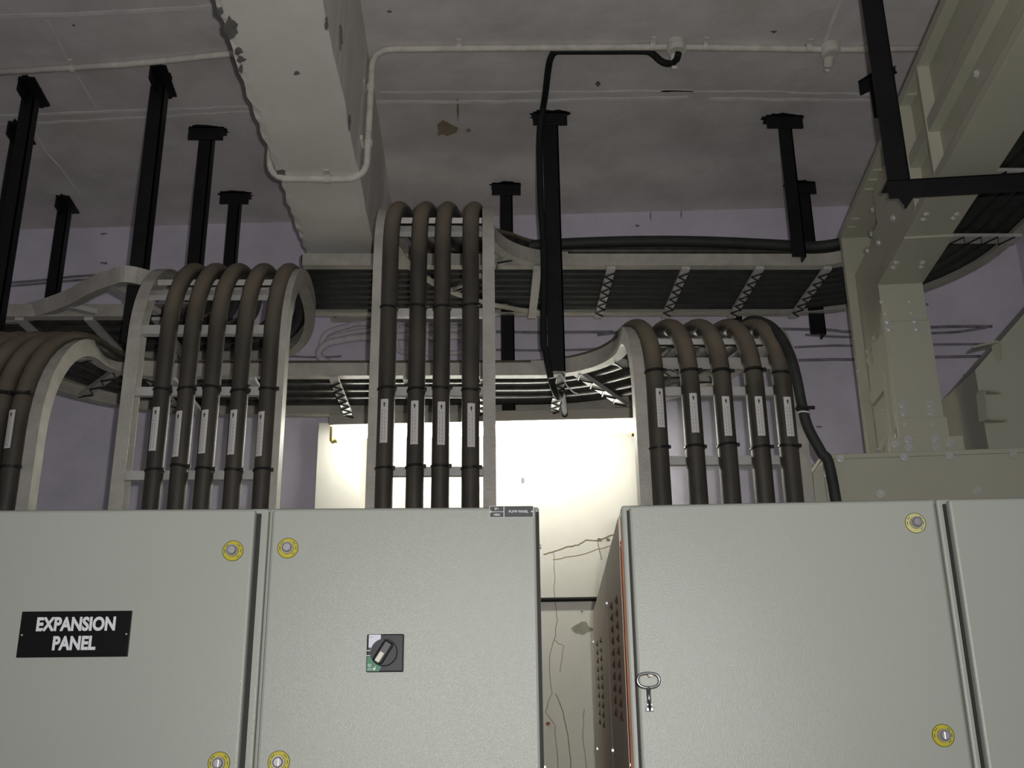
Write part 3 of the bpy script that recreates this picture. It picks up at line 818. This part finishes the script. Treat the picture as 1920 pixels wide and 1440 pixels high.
# five cables that rise over the key cabinet, run left in the lower tray and drop to the leftmost riser
xsR = [pxX(p, 930, Y0 - .039) for p in (1241, 1309, 1371, 1434, 1488)]
xs0 = [pxX(p, 940, Y0 - .039) for p in (-138, -90, -62, -36, 12)][::-1]
xs0 = [pxX(p, 940, Y0 - .037) for p in (13, -27, -68, -108, -148)]
labR = [(1238, 728, 801), (1299, 737, 811), (1358, 743, 817), (1420, 743, 817), (1475, 744, 818)]
for i, X in enumerate(xsR):
    r = .0275; n = .012 + r
    up = arc_up(X, ZTR, ZLO, n, lead=-.035)
    X2 = xs0[i]
    half2 = arc_up(X2, ZTOP, ZLO, n, RB=RB0, lead=.05) + turn(X2 + .05, lanes[i], ZLO, n, 1, -.6, RB=RB0)
    pts = up + turn(X - .035, lanes[i], ZLO, n, -1, -.55) + half2[::-1]
    cb = cable(f'{ORD[i]} of the five dusty black cables arching above the key cabinet', 'cables between the right riser and the leftmost riser', pts, r, M['cable'])
    p, a, b = labR[i]
    cable_label(cb, X, Y0 - n, atY(p, b, Y0 - n - r).z, atY(p, a, Y0 - n - r).z, r, (.22, .0, .0, .0, .05)[i])
    for zy in (692, 833): ring(cb, X, Y0 - n, atY(p, zy + random.uniform(-3, 3), Y0 - n - r).z, r, tilt=random.uniform(-.12, .12))
    if i < 2:
        q = (27, -14)[i]
        cable_label(cb, X2, Y0 - n, atY(q, 840, Y0 - n - r).z, atY(q, 768, Y0 - n - r).z, r, -.35)
        ring(cb, X2, Y0 - n, atY(q, 733, Y0 - n - r).z, r); ring(cb, X2, Y0 - n, atY(q, 872, Y0 - n - r).z, r)
# further cables lying in the upper tray
BED = [3.447 + .0535 * k for k in range(8)]
for i in range(10):
    r = .025 if i < 8 else .020
    ln = BED[i] if i < 8 else (3.44, 3.54)[i - 8]
    n = .0 + r if i < 8 else .012 + r + .05
    xa = pxX(563 + 3 * (i % 3), 560, ln) if i < 8 else (.12, .3)[i - 8]
    pts = [V((xa + (X_U1 - xa) * k / 16, ln, ZU + n + ((.022, .03)[i - 8] * math.sin(PI * k / 16) if i > 7 else 0))) for k in range(17)]
    pts += right_end(ln, ZU + n)
    cable((['nearest', 'second nearest', 'third nearest', 'fourth nearest', 'fourth from the far rail', 'third from the far rail', 'second from the far rail', 'farthest'][i] + ' of the black cables on the bed of the upper tray') if i < 8 else
          ['black cable bulging just above the near rail of the upper tray', 'black cable humped behind the bulging one in the upper tray'][i - 8], 'cables lying in the upper tray', pts, r, M['traycable'])
# the thin cable hanging beside the right riser
pc_ = smooth_pts([V((xsR[4] - .02, YS + .22, ZLO + .07)), atY(1400, 604, Y0 + .22), atY(1436, 606, Y0 + .10), atY(1463, 630, Y0 - .02), atY(1481, 665, Y0 - .08), atY(1493, 705, Y0 - .10), atY(1505, 765, Y0 - .10), atY(1516, 803, Y0 - .10),
                 atY(1540, 848, Y0 - .11), atY(1558, 885, Y0 - .12), V((atY(1574, 938, Y0 - .13).x, Y0 - .13, ZTR))], 7)
tc = cable('thin black cable sagging down right of the five arched cables', 'loose thin cables', pc_, .0145, M['traycable'])
bm = bmesh.new(); p = atY(1504, 768, Y0 - .10)
add_cyl(bm, .019, .019, .008, Matrix.Translation(p) @ Matrix.Rotation(.5, 4, 'Y'), 16); add_box(bm, (p.x + .01, p.y - .012, p.z - .002), (p.x + .034, p.y - .004, p.z + .008), .002)
obj('cable_tie', bm, M['tie'], tc, label='black cable tie')
bm = bmesh.new(); p = atY(1507, 775, Y0 - .10)
add_cyl(bm, .019, .019, .003, Matrix.Translation(p) @ Matrix.Rotation(.1, 4, 'Y'), 16)
obj('cable_tie', bm, M['whitetie'], tc, label='white cable tie')

# ------------------------------------------------------------------ ceiling conduit and black cord
con = thing('ceiling_conduit', 'whitewashed conduit pipe crossing the ceiling and dipping round the beam', 'conduit', (0, 0, 0))
r = .011
yb = conL.y
xbl = lerp_y(l0, l1, yb).x; xbr = lerp_y(r0, r1, yb).x
cl = [atZ(-60, 139, H - r), atZ(250, 120, H - r), atZ(440, 108, H - r)]
dxy = yb - cl[-1].y
yl_ = yb + (-.0)
ctrl = cl[:2] + [V((xbl - .028, yb, H - r)), V((xbl - .028, yb, ZB - r)), V((xbr + .024, yb + .0, ZB - r)), V((xbr + .030, yb, H - r)), atZ(960, 90, H - r), atZ(1268, 88, H - r), atZ(1557, 93, H - r), atZ(1760, 91, H - r)]
bm = tube(fillet(ctrl, .07), r, 12)
obj('pipe', bm, M['conduit'], con, smooth=True)
for px, py in ((1268, 88), (1557, 94)):
    p = atZ(px, py, H - .02); bm = bmesh.new()
    add_cyl(bm, .032, .032, .04, Matrix.Translation(p), 24); bmesh.ops.bevel(bm, geom=bm.edges[:], offset=.004, segments=2, affect='EDGES')
    jb = obj('junction_box', bm, M['conduit'], con, label='round whitewashed junction box')
    q = p + V((0, .0, -.03)); bm = bmesh.new(); add_cyl(bm, .016, .019, .04, Matrix.Translation(p + V((-.0, .028, -.02))) @ Matrix.Rotation(.7, 4, 'X'), 18)
    add_cyl(bm, .011, .011, .01, Matrix.Translation(p + V((0, .048, -.044))) @ Matrix.Rotation(.7, 4, 'X'), 12)
    obj('spout', bm, M['conduit'], jb)
for px, py in ((861, 90), (1223, 87), (1322, 87), (1515, 90), (1621, 92), (137, 128)):
    p = atZ(px, py, H - r); bm = bmesh.new()
    add_box(bm, (p.x - .008, p.y - .035, H - .004), (p.x + .008, p.y + .02, H))
    add_sweep(bm, [p + V((-.008, 0, 0)), p + V((.008, 0, 0))], circ(r + .003, 12), side=V((0, 1, 0)))
    obj('clip', bm, M['conduit'], con)
for z in (ZB + .12, ZB + .33):
    bm = bmesh.new(); add_sweep(bm, [V((xbr + .027, yb, z - .008)), V((xbr + .027, yb, z + .008))], circ(r + .003, 12)); add_box(bm, (xbr + .004, yb - .035, z - .008), (xbr + .012, yb + .02, z + .008))
    obj('clip', bm, M['conduit'], con)
p = V(((xbl + xbr) / 2 + .03, yb, ZB - r)); bm = bmesh.new(); add_sweep(bm, [p + V((-.01, 0, 0)), p + V((.01, 0, 0))], circ(r + .003, 12), side=V((0, 1, 0))); add_box(bm, (p.x - .01, p.y - .04, ZB - .004), (p.x + .01, p.y + .02, ZB))
obj('clip', bm, M['conduit'], con)

# ------------------------------------------------------------------ hangers
YH, YHB = 3.36, 3.90
def hanger(label, px, py, zend, size=.042, plate_rot=0.0, plate_w=.115, lean=0.0, angle=True, group='black hanger posts from the ceiling', plate_h=.055, ydir=1):
    """an angle-iron post welded to a plate on the ceiling; (px,py) is where its plate meets the ceiling"""
    p = atZ(px, py, H)
    t = thing('hanger_post', label, 'hanger', (p.x, p.y, H), 0, group)
    L = H - zend
    s = size / 2; th = .006
    bm = bmesh.new()
    add_box(bm, (-s, -th, -L), (s, 0, -plate_h * .5), .0008)
    add_box(bm, (s - th, -th, -L), (s, size - th, -plate_h * .5), .0008)
    obj('post', bm, M['black'], t)
    mx = Matrix.Rotation(plate_rot, 4, 'Z')
    bm = bmesh.new()
    add_box(bm, (-plate_w / 2, -.010, -plate_h), (plate_w / 2, -.002, 0), .001, mx)
    add_box(bm, (-plate_w / 2, -.010, -.007), (plate_w / 2, plate_h * .8, 0), .001, mx)
    obj('ceiling_plate', bm, M['black'], t)
    # black paint slopped on the ceiling round the plate
    bm = bmesh.new(); vs = []
    for i in range(26):
        a = 2 * PI * i / 26; k = random.uniform(.85, 1.25)
        vs.append(bm.verts.new(mx @ V(((plate_w * .56) * k * math.cos(a) * (1 if abs(math.cos(a)) < .8 else .95), .012 + .032 * k * math.sin(a), -.0012))))
    f = bm.faces.new(vs); rr_ = bmesh.ops.extrude_face_region(bm, geom=[f])
    bmesh.ops.translate(bm, vec=(0, 0, .0012), verts=[e for e in rr_['geom'] if isinstance(e, bmesh.types.BMVert)])
    obj('paint_smear', bm, M['soot'], t)
    return t
tri = math.radians(-86)
hanger('black hanger post at the far left edge, its plate angled near the ceiling seam', 56, 170, ZL1 - .25, .045, tri, .17)
hanger('black hanger post half hidden behind the one at the far left edge', 33, 248, ZL1 - .03, .042, tri, .15)
hanger('short black hanger post ending behind the curved left rail, plate angled', 120, 382, ZL1 + .02, .045, tri, .15)
hanger('longest black hanger post, left of the beam, reaching down between the left risers', 298, 150, atY(230, 645, 3.17).z, .050, tri, .18)
hanger('black hanger post with a square T plate just left of the beam', 388, 240, ZU - .12, .048, 0, .13)
hanger('small black hanger post with a thin T plate nearest the beam, behind the arched cables', 441, 362, ZU - .1, .046, 0, .12)
hF = hanger('thick black hanger post in front of the trays, with the black cord tied along it', 1031, 212, ZLO - .02, .058, 0, .125)
hanger('black hanger post behind the tall middle riser, its short T plate next to paint specks', 949, 345, ZLO - .02, .052, 0, .12)
hanger('black hanger post with a smeared T plate right of centre, before the upper tray', 1469, 218, ZU + .0, .050, 0, .135)
hanger('black hanger post half behind its neighbour near the steel riser, reaching below the tray', 1502, 343, atY(1545, 636, YHB).z, .062, 0, .115)
hanger('black hanger post behind the big dark bracket, ending at the steel run', 1640, 140, atY(1655, 252, 3.2).z, .050, tri + .6, .12)
# stub posts between tray rails
def stub(label, px, y0p, y1p, Y, size, zt=None):
    a, b = atY(px, y0p, Y), atY(px, y1p, Y)
    t = thing('hanger_strut', label, 'strut', (a.x, Y, b.z), 0, 'short black struts on the upper tray')
    L = (zt or a.z) - b.z
    bm = bmesh.new(); add_box(bm, (-size / 2, -.006, 0), (size / 2, 0, L)); obj('web', bm, M['black'], t)
    bm = bmesh.new(); add_box(bm, (size / 2 - .006, 0, 0), (size / 2, size, L)); obj('flange', bm, M['black'], t)
stub('short black strut crossing the upper tray right of its middle', 1372, 486, 600, YHB, .040)
stub('short black strut at the left end of the upper tray beside the beam', 626, 497, 590, YHB, .030)
# black cord from the junction box along the ceiling and down the thick post
jb = atZ(1268, 88, H)
pF = hF.location
cord_pts = [atZ(1272, 100, H - .05), atZ(1268, 112, H - .055), atZ(1255, 119, H - .05), atZ(1240, 115, H - .035), atZ(1222, 100, H - .018), atZ(1205, 96, H - .014), atZ(1130, 96, H - .014), atZ(1060, 96, H - .014), atZ(1042, 97, H - .014),
            atZ(1033, 108, H - .014), atZ(1028, 130, H - .014), atZ(1022, 180, H - .014), atZ(1018, 204, H - .02)]
x_p = pF.x - .040; y_p = pF.y - .014
cord_pts += [V((x_p, y_p, H - .10)), V((x_p - .003, y_p, H - .35)), V((x_p + .004, y_p, H - .6)), V((x_p - .004, y_p, H - .9)), V((x_p + .003, y_p, ZLO + .05)), V((x_p + .02, y_p, ZLO - .06)), V((x_p + .05, y_p + .1, ZLO - .085)),
             atY(1053, 738, 3.60), atY(1058, 765, 3.74), atY(1059, 781, 3.80)]
tag(obj('flexible_cable', tube(smooth_pts(cord_pts, 6), .0115, 10), M['cord'], smooth=True), 'black cord looping from the ceiling junction box down the thick hanger post', 'cable')
# loose white tie tail under the post
a = V((x_p + .03, y_p - .015, ZLO - .05))
tail = smooth_pts([a + V((-.02, 0, -.004)), a, a + V((.02, -.004, .008)), atY(1062, 722, y_p - .02), atY(1075, 735, y_p - .02), atY(1083, 738, y_p - .02)], 6)
tag(obj('zip_tie', add_sweep(bmesh.new(), tail, circ(.0022, 6)), M['whitetie'], smooth=True), 'loose white zip tie tail sticking out under the thick hanger post', 'cable tie')

# ------------------------------------------------------------------ tube lamp
LO = .285
la, lb_ = wall_pt(622, 794, LO), wall_pt(1195, 791, LO)
zlm = (la.z + lb_.z) / 2
lamp = thing('tube_light', 'lit fluorescent tube on a cream batten below the lower tray', 'lamp', (la.x, la.y, zlm), ROT_W)
Lx = (lb_ - la).length
obj('batten', box((0, -.056, -.012), (Lx, .052, .030), .003), M['batten'], lamp)
zt_ = atY(900, 815, 4.0).z - zlm
TB = tube_mat(20.0)
bm = bmesh.new(); add_cyl(bm, .0185, .0185, Lx - .035, Matrix.Translation((Lx / 2, -.008, -.036)) @ Matrix.Rotation(PI / 2, 4, 'Y'), 24)
obj('tube', bm, TB, lamp, smooth=True)
for x in (.006, Lx - .006):
    bm = box((x - .006, -.030, -.068), (x + .006, .014, .0), .004)
    hd = obj('lamp_holder', bm, M['holder'], lamp, label='yellowed lamp holder')
    bm = bmesh.new(); add_cyl(bm, .010, .010, .02, Matrix.Translation((x + (.01 if x < .1 else -.01), -.008, -.060)) @ Matrix.Rotation(PI / 2, 4, 'Y'), 14)
    obj('starter', bm, M['holder'], hd)
for x in (.07, Lx * .52):                                # straps up to the tray it hangs from
    obj('hanger_strap', box((x - .008, .0, .028), (x + .008, .003, ZLO - .02 - zlm)), M['batten'], lamp)

# ------------------------------------------------------------------ busbar duct
TB_ = math.radians(6.9)
BO = atY(1690, 850, 2.92)
uB = V((math.cos(TB_), -math.sin(TB_), 0)); bB = V((math.sin(TB_), math.cos(TB_), 0)); nB = -bB
def loc(P): d = P - V((BO.x, BO.y, 0)); return V((d.dot(uB), d.dot(bB), P.z))
def fb(px, py, y=0.0):
    """pixel -> local point on the duct's front plane at depth y"""
    return loc(on_plane(px, py, V((BO.x, BO.y, 0)) + bB * y, nB))
zbox = fb(1690, 848)[2]
zelb = fb(1640, 533)[2]
W = fb(1762, 700)[0] - fb(1668, 700)[0]
W = .128
DEP = .40
def duct_empty(name, label): return thing(name, label, 'busbar duct', (BO.x, BO.y, 0), -TB_, 'cream busbar duct sections')
base = duct_empty('busbar_duct', 'cream base box of the busbar duct lying across the right cabinets')
YBX = -.10
xb0 = fb(1546, 890, YBX)[0]
zb1 = fb(1700, 849, YBX)[2]
bm = box((xb0, YBX, ZTR + .004), (xb0 + 1.0, .52, zb1), .004)
obj('housing', bm, M['duct'], base)
obj('top_lip', box((xb0 - .004, YBX - .006, zb1 - .012), (xb0 + 1.0, .53, zb1 + .002), .002), M['duct'], base)
bm = bmesh.new(); add_prism(bm, [(xb0 - .035, ZTR + .004), (xb0, ZTR + .004), (xb0, zb1 - .02), (xb0 - .03, zb1 - .05)], YBX + .01, .4); obj('end_cover', bm, M['duct'], base)
for px, py in ((1575, 860), (1695, 857), (1780, 855), (1900, 851), (1551, 888), (1652, 925), (1834, 919)):
    x, y, z = fb(px, py, YBX - .006); bolt(base, (x, YBX - (.006 if py < 880 else 0), z), (0, -1, 0), 1.15)
for px in (1570, 1892): x, y, z = fb(px, 847, YBX); bolt(base, (x, YBX + .03, zb1 + .002), (0, 0, 1), 1.0)

ris = duct_empty('busbar_duct', 'upright cream busbar duct riser with bolted cover plates')
def slab_part(parent, name, lo, hi, bev=.002): return obj(name, box(lo, hi, bev), M['duct'], parent)
slab_part(ris, 'front_flange', (0, 0, zb1), (W, .035, zelb), .002)
slab_part(ris, 'web', (.030, .03, zb1), (W - .03, DEP - .02, zelb + .2), .002)
slab_part(ris, 'rear_flange', (0, DEP - .03, zb1), (W, DEP, zelb + DEP * .9), .002)
z1 = fb(1650, 605)[2]; z2 = fb(1690, 786)[2]; z3 = fb(1690, 824)[2]
slab_part(ris, 'cover_plate', (-.002, -.006, z1), (W + .002, 0, zelb), .001)
slab_part(ris, 'cover_plate', (.002, -.010, z2), (W + .004, 0, z1 - .002), .001)
slab_part(ris, 'cover_plate', (-.004, -.014, zb1 + .002), (W + .01, 0, z2 - .001), .001)
slab_part(ris, 'foot_plate', (-.035, -.020, zb1 + .002), (W + .045, -.002, z3), .001)
# side plates seen in the recess, with the upright angle and gussets
slab_part(ris, 'corner_angle', (-.001, .075, zb1), (.030, .095, fb(1640, 680)[2]), .001)
slab_part(ris, 'side_plate', (.018, .10, fb(1640, 700)[2]), (.031, .33, zb1 + .32), .001)
bm = bmesh.new(); za = fb(1690, 790)[2]
vs = [bm.verts.new(v) for v in ((.0, .0, za), (.0, .10, zb1 + .06), (.03, .10, zb1 + .06), (.03, .0, za), (0, .0, za - .03), (0, .085, zb1 + .045), (.03, .085, zb1 + .045), (.03, 0, za - .03))]
for f in ((0, 1, 2, 3), (4, 5, 6, 7), (0, 1, 5, 4), (3, 2, 6, 7), (0, 3, 7, 4), (1, 2, 6, 5)): bm.faces.new([vs[k] for k in f])
obj('gusset', bm, M['duct'], ris)
obj('shelf_plate', box((-.02, .02, zb1 + .045), (.05, .09, zb1 + .052)), M['duct'], ris)
for px, py, yy in ((1652, 567, -.006), (1705, 566, -.006), (1660, 588, -.006), (1708, 587, -.006)):
    x, y, z = fb(px, py); bolt(ris, (x, -.006, z), (0, -1, 0), .75)
for px, py in ((1663, 604), (1714, 603), (1666, 618), (1717, 617), (1690, 761), (1742, 760), (1693, 776), (1744, 775), (1695, 798), (1745, 797)):
    x, y, z = fb(px, py); bolt(ris, (x, -.010 if py < 790 else -.014, z), (0, -1, 0), 1.25 if py < 790 else .8)
for px, py in ((1699, 828), (1750, 827), (1675, 836), (1777, 834), (1701, 843), (1752, 842)):
    x, y, z = fb(px, py); bolt(ris, (x, -.020, z), (0, -1, 0), 1.2)
for px, py, yy in ((1602, 696, DEP - .03), (1608, 635, .2), (1600, 678, .3), (1610, 660, .3), (1626, 771, .2), (1640, 795, .08), (1650, 774, .1), (1657, 790, .06), (1625, 823, .2), (1612, 843, .3)):
    p = fb(px, py, yy); bolt(ris, (.018 if yy != DEP - .03 else -.0, yy, p[2]), (-1, 0, 0), 1.0)
for k in range(4):
    z = zelb + .18 - k * .22
    slab_part(ris, 'rib', (-.002, DEP - .032, z), (W * .3, DEP - .028, z + .008), .0005)
# the run towards the camera
run = duct_empty('busbar_duct', 'cream busbar duct run overhead at the upper right, coming towards the camera')
YE = -3.4
ZR1 = zelb + DEP * .93
slab_part(run, 'bottom_flange', (0, YE, zelb), (W, .034, zelb + .03), .002)
slab_part(run, 'web', (.030, YE, zelb + .02), (W - .03, .03, ZR1 - .01), .002)
slab_part(run, 'web', (.012, -.42, zelb + .02), (.031, .03, zelb + .19), .001)
slab_part(run, 'top_flange', (0, YE, ZR1 - .03), (W, DEP + .002, ZR1), .002)
slab_part(run, 'cover_plate', (-.003, -.32, zelb - .006), (W + .003, -.005, zelb), .001)
slab_part(run, 'cover_plate', (-.003, YE, zelb - .006), (W + .003, -.56, zelb), .001)
for yy in (-.44, -.62):
    slab_part(run, 'joint_plate', (-.001, yy, zelb + .02), (.031, yy + .012, ZR1 - .02), .001)
for yy in (.28, .22, .02, -.04, -.1, -.42, -.5, -.95, -1.02, -1.2, -1.3):
    slab_part(run, 'rib', (.004, yy, ZR1 - .035), (.03, yy + .006, ZR1 - .028), .0005)
slab_part(run, 'mid_rail', (.002, YE, zelb + .145), (.031, -.40, zelb + .185), .001)
def rb(px, py): return loc(atZ(px, py, zelb - .006))
for px, py in ((1737, 401), (1731, 411), (1794, 401), (1787, 409), (1680, 492), (1675, 501), (1730, 492), (1727, 500), (1782, 358)):
    p = rb(px, py); bolt(run, (min(max(p.x, .012), W - .012), p.y, zelb - .006), (0, 0, -1), 1.1)
for y, z in ((-.9, .12), (-1.28, .14), (-.2, .12), (-.02, .13), (-.1, .25), (.1, .22), (.05, .28), (-.36, .1), (-.33, .13), (.18, .2)):
    bolt(run, (.012 if -.42 < y < .03 and z < .19 else .030, y, zelb + z), (-1, 0, 0), 1.3)
# big black angle bracket carrying the run
pB = loc(atZ(1712, 342, zelb - .012))
br = thing('hanging_bracket', 'big black steel bracket, a long post and crossbar under the overhead duct', 'bracket', (BO.x, BO.y, 0), -TB_)
yb_ = pB.y; s = .055
pxx = pB.x - .062
bm = bmesh.new(); add_box(bm, (pxx, yb_ - .006, zelb - .055), (pxx + s, yb_, H), .001); add_box(bm, (pxx + s - .006, yb_ - .006, zelb - .055), (pxx + s, yb_ + s, H), .001)
obj('post', bm, M['black'], br)
bm = bmesh.new(); add_box(bm, (pxx - .004, yb_ - .012, zelb - .058), (W + .17, yb_ - .006, zelb - .008), .001); add_box(bm, (pxx - .004, yb_ - .012, zelb - .014), (W + .17, yb_ + .045, zelb - .008), .001)
obj('crossbar', bm, M['black'], br)
bm = bmesh.new(); add_prism(bm, [(pxx + .02, zelb - .058), (pxx + .055, zelb - .058), (pxx + .035, zelb - .085)], yb_ - .010, yb_ - .004); obj('weld_tail', bm, M['black'], br)
bm = bmesh.new(); add_box(bm, (W + .13, yb_ - .006, zelb - .055), (W + .185, yb_, H), .001); obj('far_post', bm, M['black'], br)

# the grey panel with handles at the right edge
GY = 3.05
gp = [atY(x, y, GY) for x, y in ((1995, 500), (1828, 694), (1857, 860), (2060, 860))]
g = thing('plant_enclosure', 'grey-green steel enclosure with a cut corner and handles, at the right edge', 'enclosure', (gp[2].x, GY, 0), -.08)
lg = lambda p: (p.x - gp[2].x, p.z)
bm = bmesh.new(); add_prism(bm, [lg(p) for p in gp], 0, .32); obj('housing', bm, M['duct'], g)
obj('stand', box((.01, .02, zb1), (.24, .3, gp[2].z + .01)), M['duct'], g)
def bar(pxs, yy, w=.012):
    P = [V((lg(atY(x, y, GY))[0], yy_, lg(atY(x, y, GY))[1])) for (x, y), yy_ in zip(pxs, yy)]
    return add_sweep(bmesh.new(), fillet(P, .006, 2), [(-w, -.003), (w, -.003), (w, .003), (-w, .003)], side=V((0, 1, 0)))
obj('handle', bar([(1868, 739), (1832, 739), (1838, 793), (1880, 791)], (0, -.03, -.03, 0), .016), M['duct'], g)
obj('handle', bar([(1815, 660), (1862, 648), (1868, 676)], (-.03, -.02, 0), .014), M['duct'], g)

BOLT.parent = base; BOLT.matrix_local = Matrix.Translation((xb0 + .9, YBX, zb1 - .05))

# ------------------------------------------------------------------ light
fl = bpy.data.lights.new('camera_flash', 'SPOT')
fl.energy = 60; fl.spot_size = math.radians(125); fl.spot_blend = 1.0; fl.shadow_soft_size = .012; fl.color = (1.0, .98, .945)
fo = bpy.data.objects.new('camera_flash', fl)
fo.matrix_world = Matrix.Translation(CAM + R_cw @ V((.045, .040, -.01))) @ R_cw.to_4x4()
C.objects.link(fo)
w = bpy.data.worlds.new('world'); scene.world = w; w.use_nodes = True
w.node_tree.nodes['Background'].inputs['Color'].default_value = (.92, .92, 1.0, 1)
w.node_tree.nodes['Background'].inputs['Strength'].default_value = .22

vs_ = scene.view_settings
vs_.view_transform = 'Standard'; vs_.look = 'None'; vs_.gamma = 1; vs_.use_curve_mapping = False
vs_.exposure = 0.70
scene.cycles.use_denoising = True
scene.cycles.max_bounces = 6
scene.cycles.sample_clamp_indirect = 4
print('ZT', ZT, 'ZTR', ZTR, 'ZB', ZB, 'yb', yb, 'zbox', zb1, 'zelb', zelb, 'H', H, 'beamx', xbl, xbr, 't0', t0, 'r0', r0, 'corner', corner, 'wallrot', math.degrees(ROT_W))
